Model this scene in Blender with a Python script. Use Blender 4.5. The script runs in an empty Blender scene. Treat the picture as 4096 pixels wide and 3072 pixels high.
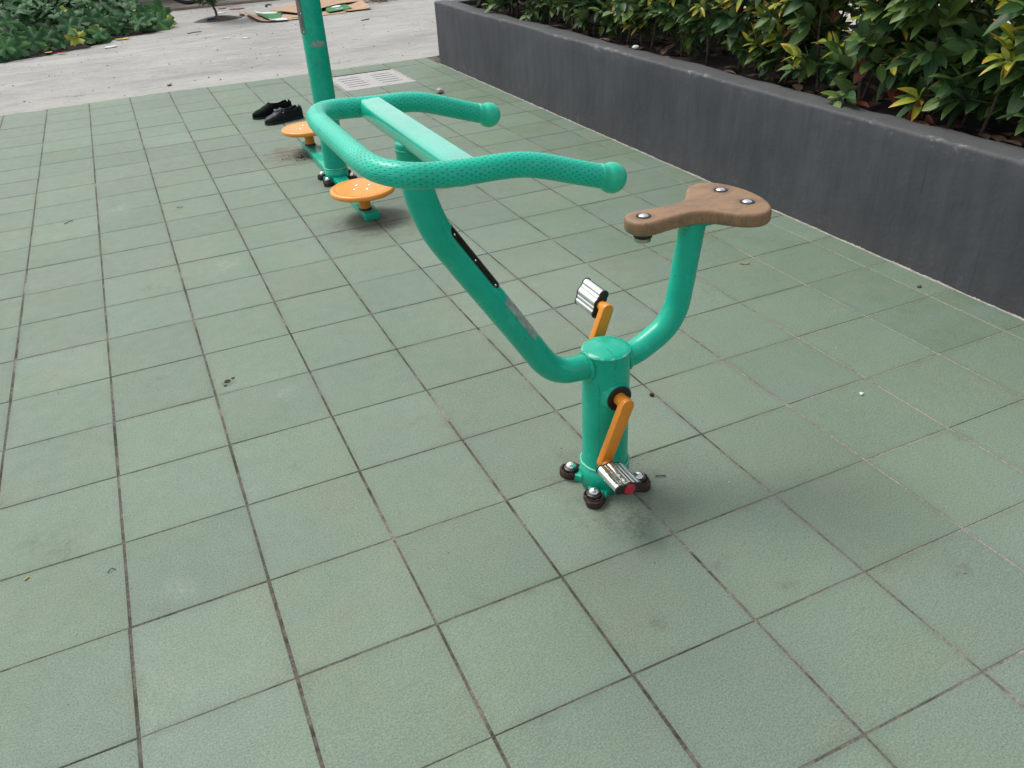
import bpy, bmesh, math, random
from mathutils import Vector, Matrix, noise
R = math.radians
random.seed(11)
S = bpy.context.scene
COL = S.collection
# ---------------------------------------------------------------- camera
CAM = Vector((0.2985, -1.4927, 1.3435))
AX = ((0.90617, -0.41990, -0.05028), (-0.26063, -0.46072, -0.84841), (0.33310, 0.78193, -0.52690))
FPX = 3266.9 / 4096 * 1024
cd = bpy.data.cameras.new('camera'); cam = bpy.data.objects.new('camera', cd); COL.objects.link(cam)
m = Matrix.Identity(4)
for i in range(3):
    m[i][0] = AX[0][i]; m[i][1] = -AX[1][i]; m[i][2] = -AX[2][i]; m[i][3] = CAM[i]
cam.matrix_world = m
cd.sensor_width = 36; cd.lens = 36 * 3266.9 / 4096; cd.clip_start = .05; cd.clip_end = 600
S.camera = cam
def pix(p):
    d = Vector(p) - CAM
    z = d.dot(Vector(AX[2]))
    if z < .05: return None
    return 512 + FPX * d.dot(Vector(AX[0])) / z, 384 + FPX * d.dot(Vector(AX[1])) / z, z
def seen(p, mg=30):
    q = pix(p)
    return q is not None and -mg < q[0] < 1024 + mg and -mg < q[1] < 768 + mg
# ---------------------------------------------------------------- world, sun, exposure
W = bpy.data.worlds.new('World'); S.world = W; W.use_nodes = True
wn = W.node_tree; wn.nodes.clear()
sky = wn.nodes.new('ShaderNodeTexSky'); sky.sky_type = 'NISHITA'; sky.sun_disc = False
SUN_EL, SUN_AZ = R(58), R(-28)      # azimuth measured from +Y towards +X
sky.sun_elevation = SUN_EL; sky.sun_rotation = SUN_AZ
sky.air_density = 1.0; sky.dust_density = 3.0; sky.ozone_density = 1.0
hs = wn.nodes.new('ShaderNodeHueSaturation'); hs.inputs['Saturation'].default_value = .22
bg = wn.nodes.new('ShaderNodeBackground'); bg.inputs['Strength'].default_value = .145
wo = wn.nodes.new('ShaderNodeOutputWorld')
wn.links.new(sky.outputs[0], hs.inputs['Color']); wn.links.new(hs.outputs[0], bg.inputs[0]); wn.links.new(bg.outputs[0], wo.inputs[0])
sl = bpy.data.lights.new('sun', 'SUN'); sl.energy = 1.4; sl.angle = R(24); sl.color = (1, .975, .94)
so = bpy.data.objects.new('sun', sl); COL.objects.link(so)
sd = Vector((math.sin(SUN_AZ) * math.cos(SUN_EL), math.cos(SUN_AZ) * math.cos(SUN_EL), math.sin(SUN_EL)))
so.rotation_euler = sd.to_track_quat('Z', 'Y').to_euler(); so.location = (0, 0, 8)
S.view_settings.view_transform = 'Standard'; S.view_settings.look = 'None'
S.view_settings.exposure = 0.46; S.view_settings.gamma = 1; S.view_settings.use_curve_mapping = False
S.cycles.max_bounces = 6; S.cycles.use_denoising = True

# ---------------------------------------------------------------- material helper
class M:
    def __init__(s, name):
        s.m = bpy.data.materials.new(name); s.m.use_nodes = True
        s.t = s.m.node_tree; s.b = s.t.nodes['Principled BSDF']; s.geo = None; s.tc = None
    def n(s, typ, **kw):
        x = s.t.nodes.new('ShaderNode' + typ)
        for k, v in kw.items(): setattr(x, k, v)
        return x
    def l(s, a, b): s.t.links.new(a, b)
    def pos(s):
        if not s.geo: s.geo = s.n('NewGeometry')
        return s.geo.outputs['Position']
    def obj(s):
        if not s.tc: s.tc = s.n('TexCoord')
        return s.tc.outputs['Object']
    def uv(s):
        if not s.tc: s.tc = s.n('TexCoord')
        return s.tc.outputs['UV']
    def mapn(s, v, sc=(1, 1, 1), rot=(0, 0, 0), loc=(0, 0, 0)):
        x = s.n('Mapping'); x.inputs['Scale'].default_value = sc; x.inputs['Rotation'].default_value = rot; x.inputs['Location'].default_value = loc
        s.l(v, x.inputs[0]); return x.outputs[0]
    def noise(s, v, sc, det=3, rough=.5, dist=0):
        x = s.n('TexNoise'); x.inputs['Scale'].default_value = sc; x.inputs['Detail'].default_value = det
        x.inputs['Roughness'].default_value = rough; x.inputs['Distortion'].default_value = dist
        s.l(v, x.inputs['Vector']); return x.outputs['Fac']
    def ramp(s, f, st):
        x = s.n('ValToRGB'); e = x.color_ramp.elements
        while len(e) < len(st): e.new(.5)
        for q, (p, c) in zip(e, st):
            q.position = p; q.color = (c, c, c, 1) if isinstance(c, (int, float)) else (*c, 1)
        s.l(f, x.inputs[0]); return x.outputs[0]
    def mix(s, f, a, b, mode='MIX'):
        x = s.n('Mix', data_type='RGBA', blend_type=mode); x.clamp_result = False
        for k, v in ((0, f), (6, a), (7, b)):
            if isinstance(v, (int, float)): x.inputs[k].default_value = v if k == 0 else (v, v, v, 1)
            elif isinstance(v, tuple): x.inputs[k].default_value = (*v, 1)
            else: s.l(v, x.inputs[k])
        return x.outputs[2]
    def math(s, op, a, b=None, c=None, clamp=False):
        x = s.n('Math', operation=op); x.use_clamp = clamp
        for k, v in enumerate((a, b, c)):
            if v is None: continue
            if isinstance(v, (int, float)): x.inputs[k].default_value = v
            else: s.l(v, x.inputs[k])
        return x.outputs[0]
    def sep(s, v):
        x = s.n('SeparateXYZ'); s.l(v, x.inputs[0]); return x.outputs
    def dist(s, v, c, sc=(1, 1, 1)):
        x = s.n('VectorMath', operation='DISTANCE'); s.l(s.mapn(v, sc), x.inputs[0])
        x.inputs[1].default_value = tuple(a * b for a, b in zip(c, sc)); return x.outputs['Value']
    def rnd(s):
        return s.n('ObjectInfo').outputs['Random']
    def bump(s, h, strength=.3, d=.002, prev=None):
        x = s.n('Bump'); x.inputs['Strength'].default_value = strength; x.inputs['Distance'].default_value = d
        s.l(h, x.inputs['Height'])
        if prev is not None: s.l(prev, x.inputs['Normal'])
        return x.outputs[0]
    def out(s, col=None, rough=None, metal=0, nrm=None, spec=None, coat=None):
        if col is not None:
            if isinstance(col, tuple): s.b.inputs['Base Color'].default_value = (*col, 1)
            else: s.l(col, s.b.inputs['Base Color'])
        if rough is not None:
            if isinstance(rough, (int, float)): s.b.inputs['Roughness'].default_value = rough
            else: s.l(rough, s.b.inputs['Roughness'])
        s.b.inputs['Metallic'].default_value = metal
        if nrm is not None: s.l(nrm, s.b.inputs['Normal'])
        if spec is not None: s.b.inputs['Specular IOR Level'].default_value = spec
        if coat is not None:
            s.b.inputs['Coat Weight'].default_value = coat; s.b.inputs['Coat Roughness'].default_value = .15
        return s.m
def flat(name, col, rough=.6, metal=0, var=.12, sc=30, bump=0, spec=None):
    a = M(name); f = a.noise(a.obj(), sc, 4, .6)
    lo = tuple(c * (1 - var) for c in col); hi = tuple(c * (1 + var) for c in col)
    nr = a.bump(a.noise(a.obj(), sc * 6, 3), bump, .001) if bump else None
    return a.out(a.mix(a.ramp(f, [(.3, 0), (.7, 1)]), lo, hi), rough, metal, nr, spec)

# paving tile
def mat_tile():
    a = M('green_tile'); p = a.pos()
    big = a.ramp(a.noise(p, 1.3, 4, .6), [(.3, 0), (.7, 1)])
    c = a.mix(big, (.146, .202, .144), (.196, .246, .186))
    x_ = a.sep(p)[0]
    wall_tint = a.ramp(a.math('ADD', a.math('MULTIPLY', x_, .25), a.math('MULTIPLY', a.noise(p, 2.2, 4), .25)), [(.52, 0), (.80, 1)])  # darker green towards the planter wall
    c = a.mix(a.math('MULTIPLY', wall_tint, .62), c, (.092, .150, .088))
    blue = a.ramp(a.noise(a.mapn(p, loc=(2, 11, 0)), 2.1, 4, .6), [(.48, 0), (.62, 1)])
    c = a.mix(a.math('MULTIPLY', blue, .45), c, (.165, .218, .196))
    olive = a.ramp(a.noise(a.mapn(p, loc=(12, 1, 0)), 4.5, 5, .65), [(.50, 0), (.66, 1)])
    c = a.mix(a.math('MULTIPLY', olive, .45), c, (.190, .212, .148))
    c = a.mix(a.math('MULTIPLY', a.ramp(a.noise(a.mapn(p, loc=(7, 7, 0)), .9, 4, .6), [(.48, 0), (.7, 1)]), .35), c, (.185, .200, .155))
    r = a.rnd()
    c = a.mix(a.math('MULTIPLY', r, .5), c, (.160, .214, .160))
    wn_ = a.n('TexWhiteNoise', noise_dimensions='1D'); a.l(r, wn_.inputs['W'])
    c = a.mix(1, c, a.ramp(wn_.outputs['Value'], [(0, .93), (1, 1.07)]), 'MULTIPLY')
    mid = a.ramp(a.noise(p, 9, 5, .65), [(.35, 0), (.7, 1)])
    c = a.mix(a.math('MULTIPLY', mid, .35), c, (.185, .232, .172))
    sp = a.ramp(a.noise(p, 260, 2, .5), [(.35, .80), (.65, 1.18)])
    c = a.mix(1, c, sp, 'MULTIPLY')
    # old smudges and damp marks, irregular patches of their own
    w = a.noise(p, 14, 5, .7)
    blotch = a.math('MULTIPLY', a.ramp(a.noise(a.mapn(p, loc=(5, 3, 0)), 3.6, 5, .7, .6), [(.60, 0), (.68, 1)]), a.ramp(w, [(.48, 0), (.6, 1)]))
    c = a.mix(a.math('MULTIPLY', blotch, .30), c, (.10, .115, .085))
    pale = a.math('MULTIPLY', a.ramp(a.noise(a.mapn(p, loc=(1, 9, 0)), 2.6, 4, .6), [(.62, 0), (.72, 1)]), a.ramp(a.noise(p, 30, 5, .8), [(.5, 0), (.62, 1)]))
    c = a.mix(a.math('MULTIPLY', pale, .22), c, (.36, .39, .35))
    # placed dirt and scuffs, with post and near beam-end shade painted in: (x, y, radius, amount, colour)
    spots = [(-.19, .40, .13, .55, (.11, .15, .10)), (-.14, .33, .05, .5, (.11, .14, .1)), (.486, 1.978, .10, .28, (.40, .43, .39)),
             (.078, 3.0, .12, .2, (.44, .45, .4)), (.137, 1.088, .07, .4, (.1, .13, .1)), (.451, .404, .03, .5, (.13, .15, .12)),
             (1.14, -.21, .11, .6, (.075, .10, .075)), (1.235, -.43, .045, .5, (.1, .1, .08)), (1.325, -.55, .03, .6, (.1, .1, .09)),  # first spot is the soft post and pedal shadow, painted dark
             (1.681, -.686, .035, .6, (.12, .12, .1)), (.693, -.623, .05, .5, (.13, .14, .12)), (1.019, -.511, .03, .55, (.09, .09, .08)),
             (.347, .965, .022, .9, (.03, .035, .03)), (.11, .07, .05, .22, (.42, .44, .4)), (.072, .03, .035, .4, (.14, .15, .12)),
             (.505, .807, .05, .2, (.45, .46, .43)), (1.185, 2.13, .26, .75, (.085, .07, .055)), (1.13, 3.5, .24, .8, (.10, .055, .04)),  # second spot mixes dirt with painted shade at the near beam end
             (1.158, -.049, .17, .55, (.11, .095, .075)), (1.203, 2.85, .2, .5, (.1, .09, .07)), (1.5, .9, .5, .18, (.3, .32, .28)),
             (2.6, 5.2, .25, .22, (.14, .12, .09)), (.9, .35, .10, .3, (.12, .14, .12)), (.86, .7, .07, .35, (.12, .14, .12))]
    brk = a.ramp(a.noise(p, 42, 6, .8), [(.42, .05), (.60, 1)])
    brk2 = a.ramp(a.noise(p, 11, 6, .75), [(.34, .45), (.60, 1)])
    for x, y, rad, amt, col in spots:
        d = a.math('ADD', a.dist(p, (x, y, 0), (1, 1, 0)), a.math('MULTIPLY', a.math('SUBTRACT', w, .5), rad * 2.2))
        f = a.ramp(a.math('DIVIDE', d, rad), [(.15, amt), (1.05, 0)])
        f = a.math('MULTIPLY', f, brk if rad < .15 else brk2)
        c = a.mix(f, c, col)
    oc = a.sep(a.obj())
    ed = a.math('MAXIMUM', a.math('ABSOLUTE', oc[0]), a.math('ABSOLUTE', oc[1]))
    rimd = a.math('MULTIPLY', a.ramp(a.math('ADD', ed, a.math('MULTIPLY', a.math('SUBTRACT', a.noise(p, 24, 5, .75), .5), .035)), [(.128, 0), (.150, 1)]), a.ramp(a.noise(a.mapn(p, loc=(0, 5, 5)), 3, 4, .6), [(.4, .15), (.65, 1)]))
    c = a.mix(a.math('MULTIPLY', rimd, .38), c, (.10, .115, .078))
    # fine chiselled relief
    h1 = a.noise(a.mapn(p, (1, 1.9, 1), (0, 0, .5)), 85, 4, .6, .8)
    h2 = a.noise(p, 28, 3, .5)
    h = a.math('ADD', h1, a.math('MULTIPLY', h2, .8))
    n = a.bump(h, .65, .0026)
    n = a.bump(a.noise(p, 320, 2), .35, .0006, n)
    ro = a.ramp(a.noise(p, 20, 4), [(.3, .58), (.7, .74)])
    return a.out(c, ro, 0, n, .28)
def mat_grout():
    a = M('grout'); p = a.pos()
    f = a.ramp(a.noise(p, 7, 8, .78, .4), [(.42, 0), (.62, 1)])
    c = a.mix(f, (.036, .031, .026), (.165, .140, .116))
    xx = a.sep(p); ri = a.ramp(a.math('ADD', a.math('SUBTRACT', a.math('MULTIPLY', xx[0], .3), a.math('MULTIPLY', xx[1], .12)), a.math('MULTIPLY', a.noise(p, 3, 5, .7), .6)), [(.72, 0), (.95, 1)])
    c = a.mix(a.math('MULTIPLY', ri, .75), c, (.34, .315, .265))
    th = a.ramp(a.noise(a.mapn(p, loc=(6, 2, 0)), 5, 5, .7), [(.50, 0), (.62, 1)])
    c = a.mix(a.math('MULTIPLY', th, .35), c, (.13, .14, .11))
    g = a.ramp(a.noise(a.mapn(p, loc=(3, 1, 0)), 4.2, 4, .7), [(.56, 0), (.66, 1)])
    c = a.mix(a.math('MULTIPLY', g, .5), c, (.34, .31, .265))
    c = a.mix(1, c, a.ramp(a.noise(p, 160, 3), [(.3, .6), (.7, 1.3)]), 'MULTIPLY')
    return a.out(c, .95, 0, a.bump(a.noise(p, 200, 3), .6, .002))
def mat_concrete():
    a = M('concrete'); p = a.pos(); q = a.mapn(p, (.55, 1.25, 1))
    f = a.ramp(a.noise(q, 1.5, 6, .65, .4), [(.3, 0), (.68, 1)])
    c = a.mix(f, (.265, .262, .245), (.40, .392, .365))
    y = a.sep(p)[1]
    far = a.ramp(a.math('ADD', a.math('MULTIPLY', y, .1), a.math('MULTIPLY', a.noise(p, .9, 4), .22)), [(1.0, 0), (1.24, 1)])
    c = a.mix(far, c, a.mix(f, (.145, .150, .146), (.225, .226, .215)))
    edge = a.ramp(a.math('ADD', y, a.math('MULTIPLY', a.noise(p, 6, 4), .6)), [(0, 0), (1, 1)])
    pp = a.math('SUBTRACT', 1, a.ramp(a.math('MULTIPLY', a.math('ADD', y, a.math('MULTIPLY', a.noise(p, 5, 4), .5)), .1), [(.63, 0), (.68, 1)]))
    c = a.mix(a.math('MULTIPLY', pp, .5), c, (.46, .45, .41))
    s1 = a.ramp(a.noise(a.mapn(p, (.5, 1.6, 1), loc=(4, 0, 0)), 5, 6, .75, .5), [(.55, 0), (.68, 1)])
    c = a.mix(a.math('MULTIPLY', s1, .5), c, (.17, .162, .15))
    s2 = a.ramp(a.noise(a.mapn(p, (.4, 1.6, 1)), 17, 5, .8), [(.62, 0), (.72, 1)])
    c = a.mix(a.math('MULTIPLY', s2, .55), c, (.15, .145, .135))
    cr = a.n('TexVoronoi', feature='DISTANCE_TO_EDGE'); cr.inputs['Scale'].default_value = .8
    wv = a.n('VectorMath', operation='ADD'); nz = a.n('TexNoise'); nz.inputs['Scale'].default_value = 3; a.l(p, nz.inputs['Vector'])
    a.l(p, wv.inputs[0]); a.l(nz.outputs['Color'], wv.inputs[1]); a.l(wv.outputs[0], cr.inputs['Vector'])
    k = a.math('MULTIPLY', a.ramp(cr.outputs['Distance'], [(.0, 1), (.008, 0)]), a.ramp(a.noise(p, 1.7), [(.5, 0), (.6, 1)]))
    c = a.mix(a.math('MULTIPLY', k, .7), c, (.12, .11, .1))
    c = a.mix(1, c, a.ramp(a.noise(p, 120, 3), [(.3, .87), (.7, 1.12)]), 'MULTIPLY')
    sc_ = a.ramp(a.noise(a.mapn(p, (.35, 1.5, 1), loc=(8, 0, 0)), 24, 6, .85, .8), [(.56, 0), (.64, 1)])
    c = a.mix(a.math('MULTIPLY', sc_, .5), c, (.12, .112, .10))
    lt_ = a.ramp(a.noise(a.mapn(p, (.5, 1.3, 1), loc=(3, 6, 0)), 7, 7, .8, .5), [(.54, 0), (.66, 1)])
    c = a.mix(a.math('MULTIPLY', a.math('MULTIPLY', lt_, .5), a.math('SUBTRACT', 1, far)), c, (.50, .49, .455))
    h = a.math('ADD', a.noise(q, 9, 6, .7), a.math('MULTIPLY', a.noise(p, 70, 4), .35))
    return a.out(c, .88, 0, a.bump(h, .8, .014))
def mat_wall():
    a = M('grey_render'); p = a.pos()
    f = a.ramp(a.noise(a.mapn(p, (1, 1, .7)), 2.4, 5, .6), [(.3, 0), (.7, 1)])
    c = a.mix(f, (.052, .055, .063), (.079, .083, .093))
    st = a.noise(a.mapn(p, (1, 6, .7)), 2.6, 5, .6)
    c = a.mix(a.ramp(st, [(.40, .35), (.58, 0)]), c, (.036, .041, .044))
    st2 = a.noise(a.mapn(p, (1, 45, 1.4), loc=(0, 7, 2)), 2.2, 4, .7)
    c = a.mix(a.ramp(st2, [(.29, .75), (.38, 0)]), c, (.020, .023, .026))
    z = a.sep(p)[2]
    low = a.ramp(a.math('ADD', z, a.math('MULTIPLY', a.noise(p, 4.5, 5, .7), .34)), [(.17, 1), (.33, 0)])
    c = a.mix(a.math('MULTIPLY', low, .35), c, (.082, .080, .072))
    lowp = a.math('MULTIPLY', a.ramp(z, [(.02, 1), (.13, 0)]), a.ramp(a.noise(a.mapn(p, (1, 1, 1.5), loc=(2, 2, 2)), 5, 5, .75), [(.56, 0), (.70, 1)]))
    c = a.mix(a.math('MULTIPLY', lowp, .4), c, (.20, .195, .185))
    # wear along the arris and dust on top
    top = a.ramp(z, [(.45, 0), (.487, 1)])
    c = a.mix(a.math('MULTIPLY', a.ramp(z, [(.482, 0), (.489, 1)]), .45), c, (.105, .103, .098))
    wear = a.math('MULTIPLY', top, a.ramp(a.noise(a.mapn(p, (1, .5, 1)), 20, 6, .75), [(.56, 0), (.66, 1)]))
    x = a.sep(p)[0]
    wear = a.math('MULTIPLY', wear, a.ramp(a.math('SUBTRACT', x, 2.8), [(.04, 1), (.065, 0)]))
    c = a.mix(a.math('MULTIPLY', wear, .6), c, (.27, .275, .27))
    w2 = a.ramp(a.noise(a.mapn(p, (1, 1, .35), loc=(0, 3, 1)), 38, 2, .5), [(.79, 0), (.80, 1)])
    c = a.mix(w2, c, (.5, .5, .48))
    h = a.math('ADD', a.noise(p, 6, 4, .55), a.math('MULTIPLY', a.noise(p, 60, 3), .16))
    return a.out(c, .74, 0, a.bump(h, .5, .012), .35)
def mat_paint(name, lo, hi, grip=False, rust=False, rough=.27, scratch=False):
    a = M(name); p = a.obj()
    c = a.mix(a.ramp(a.noise(p, 7, 4, .6), [(.3, 0), (.7, 1)]), lo, hi)
    ch = a.ramp(a.noise(a.mapn(p, (1, 1, .4), loc=(1, 2, 3)), 75, 3, .6), [(.715, 0), (.735, 1)])
    dirt = a.ramp(a.noise(a.mapn(p, (1, 1, .35), loc=(4, 4, 1)), 9, 6, .75), [(.52, 0), (.72, 1)])
    c = a.mix(a.math('MULTIPLY', dirt, .30), c, (.03, .14, .09) if lo[1] > lo[0] else (.35, .13, .02))
    c = a.mix(a.math('MULTIPLY', ch, .7), c, (.07, .05, .04))
    fade = a.ramp(a.noise(a.mapn(p, loc=(9, 2, 3)), 22, 5, .75), [(.58, 0), (.78, 1)])
    c = a.mix(a.math('MULTIPLY', fade, .30), c, tuple(min(1, v * 1.25 + .12) for v in hi))
    n = a.bump(a.noise(p, 40, 3), .10, .002)
    ro = a.ramp(a.noise(p, 25, 4), [(.3, rough - .06), (.7, rough + .14)])
    if scratch:
        x = a.sep(p); nl = a.noise(a.mapn(p, (0, 0, 1)), 22, 4, .7)
        for cx, w_, z0, z1, th in ((-.008, .0011, .22, .405, .46), (-.041, .0007, .10, .33, .38)):
            dl = a.math('ABSOLUTE', a.math('SUBTRACT', a.math('SUBTRACT', x[0], cx), a.math('MULTIPLY', a.math('SUBTRACT', nl, .5), .016)))
            k_ = a.math('MULTIPLY', a.ramp(a.math('DIVIDE', dl, w_), [(.4, 1), (1, 0)]), a.math('LESS_THAN', x[1], 0))
            k_ = a.math('MULTIPLY', k_, a.math('MULTIPLY', a.math('GREATER_THAN', x[2], z0), a.math('LESS_THAN', x[2], z1)))
            k_ = a.math('MULTIPLY', k_, a.ramp(a.noise(p, 90, 4), [(th, 0), (th + .08, .8)]))
            c = a.mix(k_, c, (.03, .07, .05))
        rr = a.math('SQRT', a.math('ADD', a.math('MULTIPLY', x[0], x[0]), a.math('MULTIPLY', x[1], x[1])))
        e_ = a.math('MULTIPLY', a.math('MULTIPLY', a.math('GREATER_THAN', rr, .0545), a.math('GREATER_THAN', x[2], .3935)), a.ramp(a.noise(p, 130, 4, .7), [(.50, 0), (.58, 1)]))
        c = a.mix(a.math('MULTIPLY', e_, .75), c, (.30, .55, .46))
    if grip:
        u = a.sep(a.uv())
        row = a.math('FLOOR', u[1])
        uu = a.math('ADD', u[0], a.math('MULTIPLY', a.math('MODULO', row, 2), .5))
        du = a.math('SUBTRACT', a.math('FRACT', uu), .5); dv = a.math('SUBTRACT', a.math('FRACT', u[1]), .5)
        du = a.math('MULTIPLY', du, 2.0)
        d = a.math('SQRT', a.math('ADD', a.math('MULTIPLY', du, du), a.math('MULTIPLY', dv, dv)))
        dot = a.ramp(d, [(.10, 1), (.30, 0)])
        c = a.mix(a.math('MULTIPLY', dot, .34), c, (.002, .15, .11))
        n = a.bump(a.math('SUBTRACT', 1, dot), 1.0, .0016, n)
        ro = a.ramp(a.noise(p, 25, 4), [(.3, .32), (.7, .46)])
    if rust:
        x = a.sep(p)
        rr = a.math('SQRT', a.math('ADD', a.math('MULTIPLY', x[0], x[0]), a.math('MULTIPLY', x[1], x[1])))
        nz = a.noise(p, 38, 4, .6)
        f = a.ramp(a.math('ADD', rr, a.math('MULTIPLY', a.math('SUBTRACT', nz, .5), .09)), [(.076, 0), (.079, 1)])
        br = a.mix(a.noise(p, 90, 4), (.018, .010, .008), (.075, .036, .025))
        c = a.mix(f, c, br); ro = a.mix(f, ro, .8)
        n = a.bump(a.math('SUBTRACT', a.noise(p, 120, 4), a.math('MULTIPLY', f, .8)), .5, .0015, n)
    return a.out(c, ro, 0, n, .30, .18)
def mat_chrome():
    a = M('chrome'); p = a.obj()
    c = a.mix(a.ramp(a.noise(a.mapn(p, (1, .3, 1)), 60, 4), [(.5, 0), (.72, .5)]), (.80, .81, .82), (.45, .42, .38))
    return a.out(c, a.ramp(a.noise(p, 80, 3), [(.4, .10), (.7, .30)]), 1)
def mat_seat():
    a = M('wood_plastic'); p = a.obj()
    g = a.noise(a.mapn(p, (1, 7, 1)), 55, 4, .6)
    c = a.mix(a.ramp(g, [(.3, 0), (.7, 1)]), (.215, .122, .060), (.315, .195, .105))
    b = a.ramp(a.noise(a.mapn(p, (1, 2, 1)), 13, 4, .6), [(.45, 0), (.68, 1)])
    c = a.mix(a.math('MULTIPLY', b, .6), c, (.105, .078, .058))
    lt = a.ramp(a.noise(a.mapn(p, (1, 3, 1), loc=(3, 3, 3)), 28, 6, .75), [(.52, 0), (.70, 1)])
    c = a.mix(a.math('MULTIPLY', lt, .22), c, (.36, .255, .16))
    for bx, by in ((.091, 0), (.3325, .048), (.3325, -.048)):
        d = a.math('ADD', a.dist(p, (bx, by, 0), (1, 1, 0)), a.math('MULTIPLY', a.math('SUBTRACT', a.noise(p, 60, 4, .7), .5), .02))
        c = a.mix(a.ramp(d, [(.014, .55), (.030, 0)]), c, (.075, .052, .036))
    return a.out(c, a.ramp(g, [(.3, .42), (.7, .58)]), 0, a.bump(g, .25, .001), .4)
def mat_leaf(name, lo, hi, tip, back, rough=.38, tipamt=.6):
    a = M(name); r = a.rnd()
    c = a.mix(r, lo, hi)
    c = a.mix(a.math('MULTIPLY', a.noise(a.pos(), 7, 2), .45), c, lo)
    u = a.sep(a.uv())
    nz = a.noise(a.obj(), 40, 3)
    c = a.mix(a.math('MULTIPLY', a.ramp(a.math('ADD', u[0], a.math('MULTIPLY', nz, .3)), [(.75, 0), (1.1, 1)]), tipamt), c, tip)
    vein = a.ramp(a.math('ABSOLUTE', a.math('SUBTRACT', u[1], .5)), [(.015, .45), (.06, 0)])
    c = a.mix(vein, c, tuple(min(1, x * 1.7) for x in hi))
    g = a.geo or a.n('NewGeometry'); a.geo = g
    c = a.mix(g.outputs['Backfacing'], c, back)
    m_ = a.out(c, rough, 0, a.bump(a.noise(a.obj(), 90, 2), .2, .001), .32)
    a.b.inputs['Subsurface Weight'].default_value = 0
    tr = a.n('BsdfTranslucent'); mx = a.n('MixShader'); mx.inputs[0].default_value = .16
    a.l(c, tr.inputs[0]); a.l(a.b.outputs[0], mx.inputs[1]); a.l(tr.outputs[0], mx.inputs[2])
    a.l(mx.outputs[0], a.t.nodes['Material Output'].inputs[0])
    return m_

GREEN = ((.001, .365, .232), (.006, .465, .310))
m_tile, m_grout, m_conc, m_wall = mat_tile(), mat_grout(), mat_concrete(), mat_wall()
m_green = mat_paint('green_paint', *GREEN)
m_bar = mat_paint('glare_green', (.002, .41, .265), (.012, .50, .345), rough=.28)  # paler green and heavy coat stand in for sky glare on the cross bar
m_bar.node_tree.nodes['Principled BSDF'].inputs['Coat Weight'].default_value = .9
m_post = mat_paint('green_post', *GREEN, scratch=True)
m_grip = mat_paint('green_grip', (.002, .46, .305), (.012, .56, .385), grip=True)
m_knob = mat_paint('green_knob', (.006, .46, .28), (.03, .55, .35), rough=.34)
m_flange = mat_paint('rusty_green', *GREEN, rust=True)
m_worn = mat_paint('worn_green', (.05, .46, .30), (.20, .60, .46), rough=.5)
m_orange = mat_paint('orange_paint', (.70, .235, .022), (.80, .30, .035), rough=.36)
m_chrome = mat_chrome(); m_seat = mat_seat()
m_steel = flat('dull_steel', (.42, .42, .41), .35, 1, .3, 60)
m_black = flat('black_rubber', (.012, .012, .013), .5, 0, .4, 60, .2)
m_rust = flat('rust', (.045, .022, .016), .85, 0, .5, 80, .6)
m_red = flat('red_reflector', (.45, .012, .03), .35, 0, .15, 90)
m_plate = flat('dark_plate', (.03, .024, .02), .22, .5, .5, 25)
m_steelplate = flat('weathered_steel', (.17, .165, .155), .42, .7, .35, 45)
m_residue = flat('foil_residue', (.27, .34, .30), .5, .1, .35, 55, .3)
m_darkfit = flat('dark_steel', (.05, .045, .045), .42, .7, .4, 60)
m_soil = flat('soil', (.022, .015, .011), .95, 0, .6, 25, 1.0)
m_bark = flat('bark', (.095, .070, .052), .85, 0, .5, 60, .8)
m_twig = flat('red_twig', (.16, .045, .03), .6, 0, .4, 60, .3)
m_card = flat('cardboard', (.43, .285, .18), .85, 0, .14, 14, .2)
m_cgreen = flat('print_green', (.015, .19, .045), .5, 0, .3, 25)
m_cwhite = flat('print_white', (.68, .70, .72), .5, 0, .1, 30)
m_cred = flat('print_red', (.35, .02, .02), .6, 0, .2, 30)
m_blue = flat('print_blue', (.05, .20, .42), .5, 0, .2, 30)
m_paper = flat('paper', (.72, .72, .70), .7, 0, .08, 50)
m_drain = M('painted_concrete')
_f = m_drain.ramp(m_drain.noise(m_drain.pos(), 14, 6, .75), [(.55, 0), (.7, 1)])
m_drain = m_drain.out(m_drain.mix(_f, (.39, .385, .37), (.19, .175, .155)), .8, 0, m_drain.bump(m_drain.noise(m_drain.pos(), 60, 4), .5, .004))
m_mortar = flat('mortar', (.34, .325, .29), .95, 0, .35, 22, 1.0)
m_leafA = mat_leaf('leaf_green', (.060, .125, .026), (.125, .210, .045), (.15, .22, .05), (.13, .19, .07), .48)
m_leafD = mat_leaf('leaf_deep', (.022, .066, .022), (.050, .118, .036), (.06, .12, .03), (.08, .13, .05), .48)
m_leafY = mat_leaf('leaf_young', (.22, .31, .030), (.40, .40, .040), (.58, .30, .05), (.36, .36, .10), .4, .85)
m_leafR = mat_leaf('leaf_dead', (.20, .055, .035), (.30, .095, .055), (.24, .06, .04), (.26, .10, .07), .6)
m_squash = mat_leaf('leaf_squash', (.014, .068, .020), (.052, .168, .046), (.10, .21, .04), (.12, .20, .1), .62, .5)
m_squashY = mat_leaf('leaf_squash_yellow', (.22, .29, .04), (.36, .36, .04), (.42, .36, .05), (.32, .34, .1), .6, .5)
m_stem = flat('green_stem', (.10, .17, .05), .6, 0, .3, 40)
m_yellow = flat('yellow_dead_leaf', (.62, .40, .06), .6, 0, .3, 30)
m_brown = flat('brown_dry_leaf', (.12, .075, .045), .8, 0, .5, 40)
m_dark = flat('dark_twig', (.02, .018, .014), .8, 0, .4, 60)

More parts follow.
